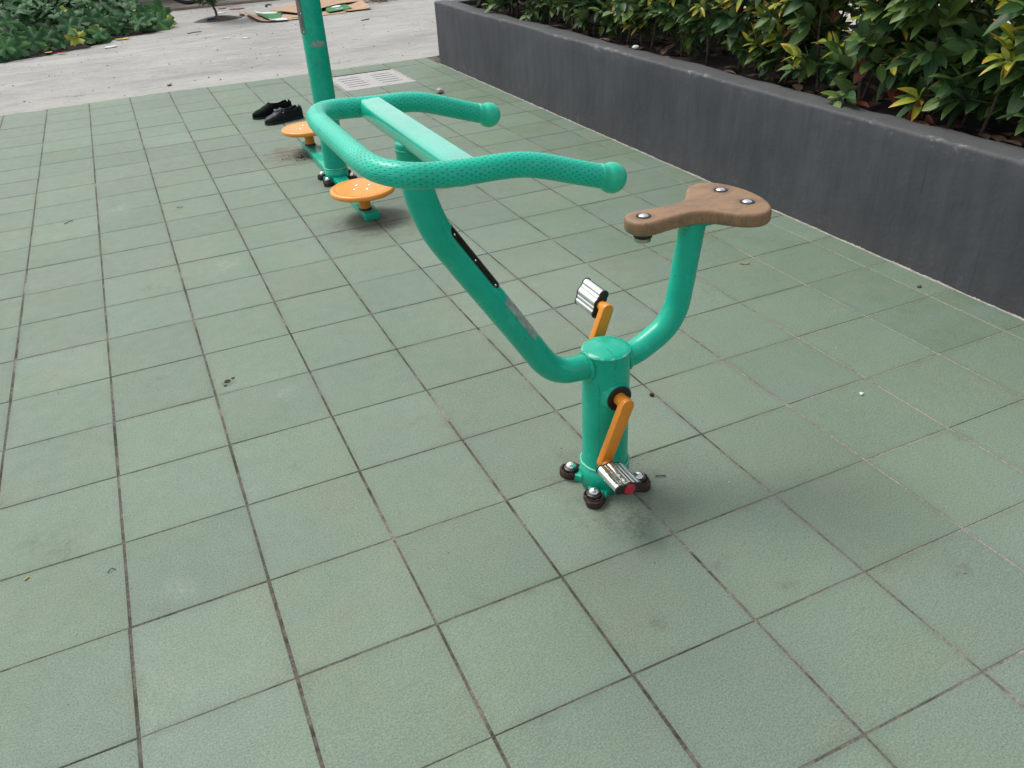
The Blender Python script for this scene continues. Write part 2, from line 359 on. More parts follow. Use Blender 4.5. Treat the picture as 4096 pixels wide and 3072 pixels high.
# ---------------------------------------------------------------- geometry helpers
def link(o, parent=None):
    COL.objects.link(o)
    if parent: o.parent = parent
    return o
def mesh(name, vs, fs, mat, smooth=True, uvs=None):
    me = bpy.data.meshes.new(name); me.from_pydata([tuple(v) for v in vs], [], fs)
    if smooth: me.polygons.foreach_set('use_smooth', [True] * len(me.polygons))
    if uvs:
        l = me.uv_layers.new(name='UVMap')
        for lp in me.loops: l.data[lp.index].uv = uvs[lp.vertex_index]
    if mat: me.materials.append(mat)
    me.update(); return me
def put(name, me, parent=None, loc=None):
    o = bpy.data.objects.new(name, me)
    if loc is not None: o.location = loc
    return link(o, parent)
def root(name, label, cat, loc=(0, 0, 0), rz=0, group=None):
    o = bpy.data.objects.new(name, None); o.empty_display_size = .1; link(o)
    o.location = loc; o.rotation_euler.z = rz
    tag(o, label, cat, group); return o
def tag(o, label=None, cat=None, group=None, kind=None):
    for k, v in (('label', label), ('category', cat), ('group', group), ('kind', kind)):
        if v: o[k] = v
    return o
def catmull(P, n=6):
    P = [Vector(p) for p in P]; Q = [P[0] * 2 - P[1]] + P + [P[-1] * 2 - P[-2]]; out = []
    for i in range(1, len(Q) - 2):
        a, b, c, d = Q[i - 1:i + 3]
        for k in range(n):
            t = k / n
            out.append(.5 * ((2 * b) + (c - a) * t + (2 * a - 5 * b + 4 * c - d) * t * t + (3 * b - a - 3 * c + d) * t ** 3))
    out.append(P[-1]); return out
def tube(path, r, segs=16, caps=True, up=None, prof=None, sp=None):
    """returns verts, faces, uvs; r number or function of t; prof: closed 2D profile instead of circle"""
    n = len(path); V, F, U = [], [], []
    T = [(path[min(i + 1, n - 1)] - path[max(i - 1, 0)]).normalized() for i in range(n)]
    u = Vector(up) if up else (Vector((0, 0, 1)) if abs(T[0].z) < .9 else Vector((0, 1, 0)))
    u = (u - T[0] * u.dot(T[0])).normalized(); L = 0
    for i, p in enumerate(path):
        if i:
            u = (u - T[i] * u.dot(T[i])).normalized(); L += (p - path[i - 1]).length
        v = T[i].cross(u); rr = r(i / (n - 1)) if callable(r) else r
        k = prof if prof else [(rr * math.cos(2 * math.pi * j / segs), rr * math.sin(2 * math.pi * j / segs)) for j in range(segs)]
        for j, (a, b) in enumerate(k):
            V.append(p + u * a + v * b)
            if sp: U.append((L / sp, j / segs * 30))
    s = len(prof) if prof else segs
    for i in range(n - 1):
        for j in range(s):
            F.append((i * s + j, i * s + (j + 1) % s, (i + 1) * s + (j + 1) % s, (i + 1) * s + j))
    if caps: F.append(tuple(range(s))[::-1]); F.append(tuple(range((n - 1) * s, n * s)))
    return V, F, U
def lathe(pts, segs=32, axis='Z', c=(0, 0, 0)):
    """pts: (radius, height)"""
    V, F = [], []; n = len(pts)
    for r, h in pts:
        for j in range(segs):
            a = 2 * math.pi * j / segs; x, y = r * math.cos(a), r * math.sin(a)
            V.append(Vector(c) + (Vector((x, y, h)) if axis == 'Z' else Vector((x, h, -y))))
    for i in range(n - 1):
        for j in range(segs):
            F.append((i * segs + j, i * segs + (j + 1) % segs, (i + 1) * segs + (j + 1) % segs, (i + 1) * segs + j))
    F.append(tuple(range(segs))[::-1]); F.append(tuple(range((n - 1) * segs, n * segs)))
    return V, F
def join(*parts):
    V, F = [], []
    for p in parts:
        o = len(V); V += list(p[0]); F += [tuple(i + o for i in f) for f in p[1]]
    return V, F
def boxvf(a, b, bev=0):
    bm = bmesh.new(); bmesh.ops.create_cube(bm, size=1)
    for v in bm.verts:
        for k in range(3): v.co[k] = a[k] if v.co[k] < 0 else b[k]
    if bev: bmesh.ops.bevel(bm, geom=bm.edges[:], offset=bev, segments=2, affect='EDGES', profile=.5)
    bm.verts.ensure_lookup_table(); bm.verts.index_update()
    V = [v.co.copy() for v in bm.verts]; F = [tuple(v.index for v in f.verts) for f in bm.faces]; bm.free(); return V, F
def extrude(poly, z0, z1, bev=0, seg=3):
    """poly list of (x,y) CCW, rounded top and bottom arris"""
    n = len(poly); P = [Vector((x, y, 0)) for x, y in poly]
    N = []
    for i in range(n):
        t = (P[(i + 1) % n] - P[i - 1]).normalized(); N.append(Vector((t.y, -t.x, 0)))
    rings = []
    if bev:
        for k in range(seg + 1):
            a = math.pi / 2 * k / seg; rings.append((bev * (1 - math.sin(a)), z0 + bev * (1 - math.cos(a))))
        for k in range(seg + 1):
            a = math.pi / 2 * k / seg; rings.append((bev * (1 - math.cos(a)), z1 - bev * (1 - math.sin(a))))
    else: rings = [(0, z0), (0, z1)]
    V, F = [], []
    for ins, z in rings:
        for i in range(n): V.append(P[i] - N[i] * ins + Vector((0, 0, z)))
    for k in range(len(rings) - 1):
        for i in range(n): F.append((k * n + i, k * n + (i + 1) % n, (k + 1) * n + (i + 1) % n, (k + 1) * n + i))
    F.append(tuple(range(n))[::-1]); F.append(tuple(range((len(rings) - 1) * n, len(rings) * n)))
    return V, F
def xf(vf, mat): return [mat @ Vector(v) for v in vf[0]], vf[1]
def dome(r, h, z, segs=20, c=(0, 0)):
    return lathe([(r, z)] + [(r * math.cos(a), z + h * math.sin(a)) for a in [R(15 * k) for k in range(1, 6)]] + [(r * .02, z + h)], segs, 'Z', (c[0], c[1], 0))
def sharp(o, ang=35):
    me = o.data; bm = bmesh.new(); bm.from_mesh(me)
    for e in bm.edges:
        if len(e.link_faces) == 2 and e.calc_face_angle(0) > R(ang): e.smooth = False
    bm.to_mesh(me); bm.free(); return o
def part(name, vf, mat, parent, smooth=True, sh=True):
    o = put(name, mesh(name, vf[0], vf[1], mat, smooth, vf[2] if len(vf) > 2 and vf[2] else None), parent)
    if sh and smooth: sharp(o)
    return o

# ================================================================ SETTING
X0, XW = -7.2, 2.82          # tiled floor extents
# wide ground
def sheet(name, x0, x1, y0, y1, z, mat, nx=1, ny=1, jit=0):
    V, F = [], []
    for j in range(ny + 1):
        for i in range(nx + 1):
            V.append((x0 + (x1 - x0) * i / nx, y0 + (y1 - y0) * j / ny, z))
    for j in range(ny):
        for i in range(nx):
            a = j * (nx + 1) + i; F.append((a, a + 1, a + nx + 2, a + nx + 1))
    return put(name, mesh(name, V, F, mat, False))
tag(sheet('ground', -150, 150, -150, 150, -.03, m_conc), kind='structure')
# concrete yard with a ragged near edge over the tiles
V, F = [], []; n = 520
for i in range(n + 1):
    x = -8 + 20 * i / n
    y = 5.935 + .030 * noise.noise(Vector((x * 1.1, 0, 0))) + .022 * noise.noise(Vector((x * 7, 3, 0))) + .010 * noise.noise(Vector((x * 30, 5, 0)))
    V += [(x, y, .0002), (x, y + .012, .005), (x, 8, .006), (x, 11.66, .006)]
for i in range(n):
    for k in range(3):
        a = i * 4 + k; F.append((a, a + 4, a + 5, a + 1))
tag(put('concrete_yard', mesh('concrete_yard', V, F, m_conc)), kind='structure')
# raised strip under the far wall
m_strip = M('earthy_concrete'); _p = m_strip.pos()
m_strip = m_strip.out(m_strip.mix(m_strip.ramp(m_strip.noise(_p, 2.5, 6, .7), [(.35, 0), (.65, 1)]), (.15, .125, .098), (.245, .215, .175)), .9, 0, m_strip.bump(m_strip.noise(_p, 20, 5), .6, .01))
V, F = [], []; n = 160
for i in range(n + 1):
    x = -8 + 20 * i / n; w = .02 * noise.noise(Vector((x * 2.5, 9, 0)))
    V += [(x, 11.655 + w, -.02), (x, 11.66 + w, .035), (x, 11.70 + w, .042), (x, 12.9, .045)]
for i in range(n):
    for k in range(3):
        a = i * 4 + k; F.append((a, a + 4, a + 5, a + 1))
tag(put('kerb_strip', mesh('kerb_strip', V, F, m_strip)), kind='structure')

# tiled floor: grout bed + tiles, each one a part
DR = (1.83, 2.40, 5.03, 5.66)
xs_, ys_ = [X0, DR[0] + .006, DR[1] - .006, XW + .1], [-6.3, DR[2] + .006, DR[3] - .006, 6.0]
V = [(x, y, -.0016) for y in ys_ for x in xs_]
F = [(j * 4 + i, j * 4 + i + 1, j * 4 + i + 5, j * 4 + i + 4) for j in range(3) for i in range(3) if (i, j) != (1, 1)]
floor = put('tiled_floor', mesh('tiled_floor', V, F, m_grout, False))
tag(floor, kind='structure')
DR = (1.83, 2.40, 5.03, 5.66)
JX, JY = .0031, .0018
TILE_ME = {}
def tile_mesh(w, h):
    k = (round(w, 3), round(h, 3))
    if k not in TILE_ME:
        b = .0016; V, F = [], []
        for ins, z in ((0, -.012), (0, -b), (b * .3, -b * .3), (b, 0)):
            V += [(-w / 2 + ins, -h / 2 + ins, z), (w / 2 - ins, -h / 2 + ins, z), (w / 2 - ins, h / 2 - ins, z), (-w / 2 + ins, h / 2 - ins, z)]
        for q in range(3):
            for i in range(4): F.append((q * 4 + i, q * 4 + (i + 1) % 4, q * 4 + 4 + (i + 1) % 4, q * 4 + 4 + i))
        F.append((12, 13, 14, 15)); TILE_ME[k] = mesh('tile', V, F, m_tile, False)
    return TILE_ME[k]
rects = []
for i in range(-24, 10):
    for j in range(-21, 20):
        x0, x1, y0, y1 = i * .3, min((i + 1) * .3, XW - .006), j * .3, min((j + 1) * .3, 6.0)
        if x1 - x0 < .02: continue
        rs = [(x0, x1, y0, y1)]
        if x1 > DR[0] and x0 < DR[1] and y1 > DR[2] and y0 < DR[3]:
            rs = []
            if x0 < DR[0]: rs.append((x0, DR[0], y0, y1)); x0 = DR[0]
            if x1 > DR[1]: rs.append((DR[1], x1, y0, y1)); x1 = DR[1]
            if y0 < DR[2]: rs.append((x0, x1, y0, DR[2]))
            if y1 > DR[3]: rs.append((x0, x1, DR[3], y1))
        rects += rs
vis, rest = [], []
for r_ in rects:
    cx, cy = (r_[0] + r_[1]) / 2, (r_[2] + r_[3]) / 2
    ok = any(seen((x, y, 0), 2) for x in (r_[0], cx, r_[1]) for y in (r_[2], cy, r_[3]))
    (vis if ok else rest).append(((Vector((cx, cy, 0)) - CAM).length, r_))
vis.sort(key=lambda q: q[0]); rest += vis[299:]; vis = vis[:299]
rt = random.Random(5)
def tile_xf(r_):
    cx, cy = (r_[0] + r_[1]) / 2, (r_[2] + r_[3]) / 2
    return Vector((cx + rt.uniform(-.0007, .0007), cy + rt.uniform(-.0007, .0007), rt.uniform(-.0005, .0004))), (rt.uniform(-.0020, .0020), rt.uniform(-.0020, .0020), rt.uniform(-.0040, .0040))
for d_, r_ in vis:
    l_, e_ = tile_xf(r_)
    o = put('tile', tile_mesh(r_[1] - r_[0] - 2 * JX, r_[3] - r_[2] - 2 * JY), floor, l_); o.rotation_euler = e_
V, F = [], []
for d_, r_ in rest:
    l_, e_ = tile_xf(r_); a, b = (r_[1] - r_[0]) / 2 - JX, (r_[3] - r_[2]) / 2 - JY
    o_ = len(V); V += [(l_.x - a, l_.y - b, l_.z), (l_.x + a, l_.y - b, l_.z), (l_.x + a, l_.y + b, l_.z), (l_.x - a, l_.y + b, l_.z)]; F.append((o_, o_ + 1, o_ + 2, o_ + 3))
tag(put('tile_field', mesh('tile_field', V, F, m_tile, False), floor), kind='stuff')

# drain cover
dx0, dx1, dy0, dy1 = DR
dr = root('drain_cover', 'white slotted concrete drain cover set in the green tiles', 'drain cover', ((dx0 + dx1) / 2, (dy0 + dy1) / 2, 0))
cw, chh = (dx1 - dx0) / 2 - .012, (dy1 - dy0) / 2 - .012
slots = []
for side in (-1, 1):
    for k in range(5):
        slots.append((side * .135, (k - 2) * .085, .085, .009))
xs = sorted({-cw, cw} | {s[0] - s[2] for s in slots} | {s[0] + s[2] for s in slots})
ys = sorted({-chh, chh} | {s[1] - s[3] for s in slots} | {s[1] + s[3] for s in slots})
def inslot(x, y): return any(abs(x - s[0]) < s[2] and abs(y - s[1]) < s[3] for s in slots)
V, F = [], []
for i in range(len(xs) - 1):
    for j in range(len(ys) - 1):
        if inslot((xs[i] + xs[i + 1]) / 2, (ys[j] + ys[j + 1]) / 2): continue
        b_ = boxvf((xs[i], ys[j], -.05), (xs[i + 1], ys[j + 1], -.003)); V, F = join((V, F), b_)
bm = bmesh.new(); me_ = mesh('cover_slab', V, F, m_drain, False); bm.from_mesh(me_); bmesh.ops.remove_doubles(bm, verts=bm.verts, dist=1e-5); bm.verts.index_update()
seen_f = {}
for f in bm.faces[:]:
    k_ = tuple(sorted(v.index for v in f.verts)); seen_f.setdefault(k_, []).append(f)
bmesh.ops.delete(bm, geom=[f for v in seen_f.values() if len(v) > 1 for f in v], context='FACES_ONLY')
bm.to_mesh(me_); bm.free(); put('cover_slab', me_, dr)
part('shaft_shade', boxvf((-cw, -chh, -.0296), (cw, chh, -.029)), m_dark, dr, False)  # thin dark sheet stands in for the shade below the slots
# mortar rim, uneven
def rim(path, w, h, seed, mat, name, parent, zo=0):
    V, F = [], []; k = len(path)
    for i, p in enumerate(path):
        t = (path[min(i + 1, k - 1)] - path[max(i - 1, 0)]).normalized(); nn = Vector((-t.y, t.x, 0))
        w1 = w * (.7 + .8 * abs(noise.noise(Vector((i * .31, seed, 0))))); h1 = h * (.5 + abs(noise.noise(Vector((i * .43, seed + 4, 0)))))
        w2 = w * (.7 + .8 * abs(noise.noise(Vector((i * .37, seed + 9, 0)))))
        for q, z in ((-w1, -.006), (-w1 * .6, h1 * .7), (0, h1), (w2 * .6, h1 * .7), (w2, -.006)): V.append(p + nn * q + Vector((0, 0, z + zo)))
    for i in range(k - 1):
        for q in range(4): F.append((i * 5 + q, i * 5 + q + 1, i * 5 + q + 6, i * 5 + q + 5))
    return part(name, (V, F), mat, parent, True, False)
def seg(a, b, n): a, b = Vector(a), Vector(b); return [a.lerp(b, i / n) for i in range(n + 1)]
hx, hy = (dx1 - dx0) / 2, (dy1 - dy0) / 2
for q, (a_, b_, w_) in enumerate([((-hx, -hy, 0), (-hx, hy, 0), .010), ((hx, -hy, 0), (hx, hy, 0), .018), ((-hx, -hy, 0), (hx, -hy, 0), .006), ((-hx, hy, 0), (hx, hy, 0), .008)]):
    rim(seg(a_, b_, 60), w_, .003, q * 7, m_mortar if q != 3 else m_dark, 'mortar_joint', dr, -.001)

# planter wall
pl = root('planter_wall', 'low dark grey rendered planter wall below the hedge', 'wall', (XW, 5.6, 0))
V, F = [], []
ny, prof = 420, [(0, -.03), (0, .05), (0, .16), (0, .30), (0, .42), (0, .476), (.002, .485), (.007, .490), (.02, .4915), (.09, .491), (.13, .489), (.139, .484), (.142, .46), (.142, .2), (.142, -.03)]
for i in range(ny + 1):
    y = 5.6 - 11.8 * i / ny
    for k, (x, z) in enumerate(prof):
        wv = .007 * noise.noise(Vector((y * .9, z * 2, 1))) + .003 * noise.noise(Vector((y * 5, z * 5, 4)))
        tz = (.007 * noise.noise(Vector((y * 1.6, 7, x * 6))) + .003 * noise.noise(Vector((y * 9, 3, x * 20)))) if z > .4 else 0
        dx = wv if x < .05 else (.012 * noise.noise(Vector((y * 2.2, 5, 2))) + .007 * noise.noise(Vector((y * 8, 1, 2))) if x > .12 else 0)
        V.append(Vector((x + dx, y - 5.6, z + tz)))
K = len(prof)
for i in range(ny):
    for k in range(K - 1): F.append((i * K + k, i * K + k + 1, (i + 1) * K + k + 1, (i + 1) * K + k))
F.append(tuple(range(K))[::-1]); F.append(tuple(range(ny * K, ny * K + K)))
part('wall_body', (V, F), m_wall, pl, True, False)
V, F = boxvf((.143, -.14, -.03), (1.35, .0, .487), .006)
part('end_wall', (V, F), m_wall, pl)
V, F = boxvf((1.22, -11.8, -.03), (1.35, -.142, .487), .006)
part('rear_wall', (V, F), m_wall, pl)
rim([Vector((-.004 + .004 * noise.noise(Vector((i * .05, 2, 0))), -11.6 * i / 1400, -.0015)) for i in range(1401)], .0056, .0065, 3, m_mortar, 'mortar_bead', pl)
# soil
V, F = [], []; nx, ny = 26, 200
for j in range(ny + 1):
    for i in range(nx + 1):
        x, y = 2.955 + 1.09 * i / nx, -6.2 + 11.67 * j / ny
        V.append((x, y, .445 + .02 * noise.noise(Vector((x * 6, y * 6, 0))) + .012 * noise.noise(Vector((x * 22, y * 22, 1)))))
for j in range(ny):
    for i in range(nx): a = j * (nx + 1) + i; F.append((a, a + 1, a + nx + 2, a + nx + 1))
tag(put('soil', mesh('soil', V, F, m_soil)), kind='structure')

# ================================================================ HEDGE
def leaf_mesh(L, Wd, fold, curl, mat, nm='leaf'):
    V, F, U = [], [], []; n = 5
    for i in range(n + 1):
        t = i / n; w = Wd / 2 * (math.sin(math.pi * min(1, t ** .85)) ** .75) if 0 < t < 1 else .0006
        z = -curl * L * t * t
        for k, s in enumerate((-1, 0, 1)):
            V.append((t * L, s * w, z + abs(s) * w * fold)); U.append((t, .5 + s * .5))
    for i in range(n):
        for k in range(2): a = i * 3 + k; F.append((a, a + 3, a + 4, a + 1))
    return mesh(nm, V, F, mat, True, U)
LM = {k: [leaf_mesh(random.uniform(.070, .104) * (.90 if k == 'Y' else 1), random.uniform(.034, .048) * (.66 if k == 'Y' else 1), random.uniform(.15, .5) * (1.6 if k == 'Y' else 1), random.uniform(.02, .28), m_) for _ in range(7)] for k, m_ in (('A', m_leafA), ('D', m_leafD), ('Y', m_leafY), ('R', m_leafR))}
def leaf_matrix(p, d, up, roll, sc):
    d = d.normalized(); s = up.cross(d)
    if s.length < .05: s = Vector((1, 0, 0)).cross(d)
    s.normalize(); u = d.cross(s)
    mm = Matrix((d, s, u)).transposed().to_4x4()
    return Matrix.Translation(p) @ mm @ Matrix.Rotation(roll, 4, 'X') @ Matrix.Scale(sc, 4)
SHRUBS = [  # y, young share, label
    (.28, .42, 'shrub at the right edge of the photo, orange-tipped shoots hanging over the wall'),
    (.80, .10, 'dark green shrub above the dead red leaves on the planter soil'),
    (1.30, .30, 'shrub with drooping twigs of small leaves, behind the saddle, left of the red leaves'),
    (1.86, .60, 'yellowest shrub of the hedge, many young yellow shoots above bare forked stems'),
    (2.42, .22, 'shrub with large pale green whorled leaves above the white chip on the wall'),
    (3.00, .30, 'shrub with pinkish brown leaves and orange top shoots, middle of the hedge'),
    (3.58, .06, 'plain green shrub with a low leafy twig reaching the wall top'),
    (4.15, .05, 'thin stemmed green shrub above the dry litter lying on the planter wall'),
    (4.72, .10, 'second shrub from the far corner of the planter, dull green'),
    (5.25, .04, 'small dark shrub at the far left corner of the planter'),
    (-.28, .25, 'shrub at the near end of the hedge, just beyond the right edge of the photo')]
def build_shrub(idx, sy, young, label):
    rr = random.Random(100 + idx)
    org = Vector((3.32, sy, .44))
    rt_ = root('photinia_shrub', label, 'shrub', org, 0, 'shrubs of the planter hedge')
    leaves = []
    ns = 11
    for s in range(ns):
        fx = (3.07 + .03 * s % .1) if s < 4 else rr.uniform(3.3, 3.85)
        b = Vector((fx + rr.uniform(-.03, .05), sy + (-.22 + .44 * ((s * 2.6) % 1)) + rr.uniform(-.05, .05), .44))
        H = rr.uniform(.62, .85)
        top = b + Vector((rr.uniform(-.10, .12) if s < 4 else rr.uniform(-.2, .1), rr.uniform(-.12, .12), H))
        path = []
        for k in range(9):
            t = k / 8; p = b.lerp(top, t) + Vector((noise.noise(Vector((s * 3.1, t * 3, idx))) * .07, noise.noise(Vector((s * 5.3, t * 3, idx + 9))) * .08, 0)) * min(1, t * 3)
            path.append(p)
        vf = tube(path, lambda t: .0075 * (1 - .72 * t), 6)
        twigs = ([], [])
        nt = 17 if s < 4 else 13
        for q in range(nt):
            t = .13 + .87 * (q + rr.random() * .6) / nt
            t = min(t, 1.0); i0 = min(7, int(t * 8)); p0 = path[i0].lerp(path[i0 + 1], t * 8 - i0)
            az = rr.uniform(R(95), R(265)) if (s < 4 and rr.random() < .62) else rr.uniform(0, 2 * math.pi)
            el = R(rr.uniform(-8, 50)); ln = rr.uniform(.07, .20) * (1.1 - .3 * t)
            d = Vector((math.cos(az) * math.cos(el), math.sin(az) * math.cos(el), math.sin(el)))
            if p0.x + d.x * ln < 2.90: d.x *= .3; d.normalize()
            p1 = p0 + d * ln + Vector((0, 0, -.12 * ln if t < .5 else .1 * ln))
            tp = [p0, p0.lerp(p1, .5) + Vector((0, 0, .01)), p1]
            v_, f_, _ = tube(tp, lambda t: .0026 * (1 - .5 * t), 4, False); twigs = join(twigs, (v_, f_))
            hi_ = (p1.z > .74)
            yg = rr.random() < young * (1.7 if hi_ else .8)
            nl = rr.randint(9, 13)
            ph = rr.uniform(0, 6.28)
            dd = (p1 - p0).normalized()
            e1 = dd.cross(Vector((0, 0, 1))).normalized(); e2 = dd.cross(e1)
            for k in range(nl):
                f = k / (nl - 1); pos = p0.lerp(p1, .25 + .75 * f)
                a = ph + k * 2.4
                out = e1 * math.cos(a) + e2 * math.sin(a)
                spread = 1.15 - .55 * f
                ld = dd * (1 - spread * .45) + out * spread + Vector((0, 0, .12))
                typ = 'Y' if (yg and f > .45) else ('A' if rr.random() < .55 else 'D')
                if rr.random() < .003: typ = 'R'
                sc = rr.uniform(.72, 1.2) * (1.0 if f < .8 else .8) * (1.24 if idx < 2 or idx == 10 else 1.10 if idx < 4 else 1.0)
                leaves.append((leaf_matrix(pos, ld, Vector((rr.uniform(-.5, .1), rr.uniform(-.35, .15), 1)).normalized(), rr.uniform(-.5, .5), sc), typ, rr.randrange(7)))
        sm = put('stem', mesh('stem', [Vector(v) - org for v in vf[0]], vf[1], m_bark), rt_)
        if twigs[0]: tag(put('twigs', mesh('twigs', [Vector(v) - org for v in twigs[0]], twigs[1], m_twig if young > .2 and s % 2 else m_bark), sm), kind='stuff')
    lim = {0: 270, 1: 250, 2: 250, 3: 250, 4: 230, 5: 200, 6: 170, 7: 140, 8: 110, 9: 90}.get(idx, 0)
    inf = [l for l in leaves if seen(l[0] @ Vector((.04, 0, 0)), 8)]
    inf.sort(key=lambda l: (l[0].translation - CAM).length - l[0].translation.z * .15)
    keep = inf[:lim]; ids = {id(l) for l in keep}
    for mt, typ, k in keep:
        o = put('leaf', LM[typ][k], rt_); o.matrix_local = Matrix.Translation(-org) @ mt
    V, F, U, MI = [], [], [], []; order = {'A': 0, 'D': 1, 'Y': 2, 'R': 3}
    for l in leaves:
        if id(l) in ids: continue
        mt, typ, k = l; me = LM[typ][k]; o_ = len(V)
        V += [mt @ v.co - org for v in me.vertices]; F += [tuple(i + o_ for i in p.vertices) for p in me.polygons]; MI += [order[typ]] * len(me.polygons)
        uvl = [None] * len(me.vertices)
        for lp in me.loops: uvl[lp.vertex_index] = tuple(me.uv_layers[0].data[lp.index].uv)
        U += uvl
    me = mesh('foliage', V, F, m_leafA, True, U)
    for x in (m_leafD, m_leafY, m_leafR): me.materials.append(x)
    me.polygons.foreach_set('material_index', MI)
    tag(put('foliage', me, rt_), kind='stuff')
for i_, (sy, yg, lb) in enumerate(SHRUBS): build_shrub(i_, sy, yg, lb)

# ================================================================ SQUASH VINE
def squash_leaf(r, cup, mat, seed):
    q = random.Random(seed); V = [(0, 0, 0)]; U = [(.3, .5)]; F = []; n = 31
    for ring, k in ((.55, 0), (1, 1)):
        for i in range(n):
            a = -math.pi * .93 + 2 * math.pi * .93 * i / (n - 1)
            lob = .60 + .40 * abs(math.cos(a * 2.5)) ** 1.1
            if k: lob *= 1 + (.09 if i % 2 else -.07)
            rr_ = r * ring * (lob if k else .9) * (1 + q.uniform(-.04, .04))
            x, y = rr_ * math.cos(a), rr_ * math.sin(a)
            z = cup * r * ring ** 2 * (1 + .5 * math.cos(a * 5)) - (.18 * r if k else 0) * (q.random() * .6 + .5)
            V.append((x + .15 * r, y, z)); U.append((.3 + .6 * ring * max(0, math.cos(a)), .5 + .45 * ring * math.sin(a)))
    for i in range(n - 1):
        F.append((0, 1 + i, 2 + i)); F.append((1 + i, 1 + n + i, 2 + n + i, 2 + i))
    return mesh('leaf', V, F, mat, True, U)
SQ = [squash_leaf(random.uniform(.095, .138), random.uniform(.02, .22), m_squash, k) for k in range(7)]
SQY = [squash_leaf(random.uniform(.075, .105), random.uniform(.1, .4), m_squashY, 50 + k) for k in range(3)]
edge_pts = [(-3.2, 8.3), (-.79, 8.57), (-.46, 8.70), (.05, 8.99), (.42, 9.47), (.84, 9.64), (1.02, 9.95), (.95, 10.6), (.72, 11.3), (.62, 12.3), (.3, 13.1)]
def vine_h(x, y):
    # distance inside the patch outline (positive inside, i.e. left/behind of the line)
    best, sg = 1e9, 1
    for (ax, ay), (bx, by) in zip(edge_pts, edge_pts[1:]):
        dx, dy = bx - ax, by - ay; t = max(0, min(1, ((x - ax) * dx + (y - ay) * dy) / (dx * dx + dy * dy)))
        ex, ey = x - ax - dx * t, y - ay - dy * t; d = math.hypot(ex, ey)
        if d < best: best = d; sg = 1 if dx * ey - dy * ex > 0 else -1
    return best * sg
vroot = root('squash_vine', 'sprawling green squash vine with big lobed leaves beside the concrete yard', 'vine plant', (0, 9.6, 0))
vr = random.Random(77); cand = []
while len(cand) < 1150:
    x, y = vr.uniform(-3.2, 1.1), vr.uniform(8.3, 13.0)
    d = vine_h(x, y)
    if d < .03: continue
    if x < -1.9 and vr.random() < .5: continue
    Hm = .10 + .46 * (1 - math.exp(-d / .55)) + .10 * noise.noise(Vector((x * 1.7, y * 1.7, 0)))
    Hm *= 1 if x < .3 else max(.45, 1 - (x - .3) * .9)
    z = Hm * (vr.uniform(.75, 1.0) if vr.random() < .7 else vr.uniform(.25, .75))
    if d < .15: z = vr.uniform(.04, .16)
    tilt = Vector((vr.uniform(-.9, .9), vr.uniform(-1.1, .3), 1)).normalized()
    if d < .3: tilt = Vector((vr.uniform(-.2, .5), vr.uniform(-1.1, -.3), .7)).normalized()
    yel = vr.random() < .06
    cand.append((Vector((x, y, z)), tilt, vr.uniform(0, 6.28), yel, vr.randrange(7), vr.uniform(.7, 1.25)))
cand.sort(key=lambda c: (0 if seen(c[0], 10) else 1, c[0].y - 1.6 * c[0].z))
vloc = Vector((0, 9.6, 0)); V, F, U, MI = [], [], [], []; PV, PF = [], []
for n_, (p, up, az, yel, k, sc) in enumerate(cand):
    d = Vector((math.cos(az), math.sin(az), 0)); d = (d - up * d.dot(up)).normalized(); s_ = up.cross(d)
    mt = Matrix.Translation(p - vloc) @ Matrix((d, s_, up)).transposed().to_4x4() @ Matrix.Scale(sc, 4)
    me = SQY[k % 3] if yel else SQ[k]
    if n_ < 290 and seen(p, 10):
        o = put('leaf', me, vroot); o.matrix_local = mt
    else:
        o_ = len(V); V += [mt @ v.co for v in me.vertices]; F += [tuple(i + o_ for i in q.vertices) for q in me.polygons]; MI += [1 if yel else 0] * len(me.polygons)
        uvl = [None] * len(me.vertices)
        for lp in me.loops: uvl[lp.vertex_index] = tuple(me.uv_layers[0].data[lp.index].uv)
        U += uvl
    if n_ % 3 == 0:
        b = Vector((p.x + vr.uniform(-.1, .1), p.y + vr.uniform(-.05, .15), .01)) - vloc
        v_, f_, _ = tube([b, b.lerp(p - vloc, .6) + Vector((0, 0, .03)), p - vloc], .0035, 4, False); PV, PF = join((PV, PF), (v_, f_))
me = mesh('foliage', V, F, m_squash, True, U); me.materials.append(m_squashY); me.polygons.foreach_set('material_index', MI)
tag(put('foliage', me, vroot), kind='stuff')
tag(put('leaf_stalks', mesh('leaf_stalks', PV, PF, m_stem), vroot), kind='stuff')
for k in range(7):
    y0 = 8.9 + k * .35; pth = [Vector((-.9 + .25 * q, y0 + .25 * noise.noise(Vector((q * .7, k, 0))) + .12 * q * .6, .06 + .18 * abs(noise.noise(Vector((q * .5, k + 4, 0)))))) - vloc for q in range(7)]
    pth = [p for p in pth if vine_h(p.x, p.y + 9.6) > .05]
    if len(pth) > 2: part('runner', tube(catmull(pth, 4), .006, 6)[:2], m_stem, vroot)
V, F = [], []; nx = 40
for j in range(41):
    for i in range(41):
        x, y = -3.2 + 4.3 * i / 40, 8.3 + 4.7 * j / 40; d = vine_h(x, y)
        V.append((x, y, -.012 if d < .02 else .012 + min(.05, d * .1) * (1 + noise.noise(Vector((x * 5, y * 5, 0))))))
for j in range(40):
    for i in range(40): a = j * 41 + i; F.append((a, a + 1, a + 42, a + 41))
tag(put('bare_earth', mesh('bare_earth', V, F, m_soil)), kind='structure')

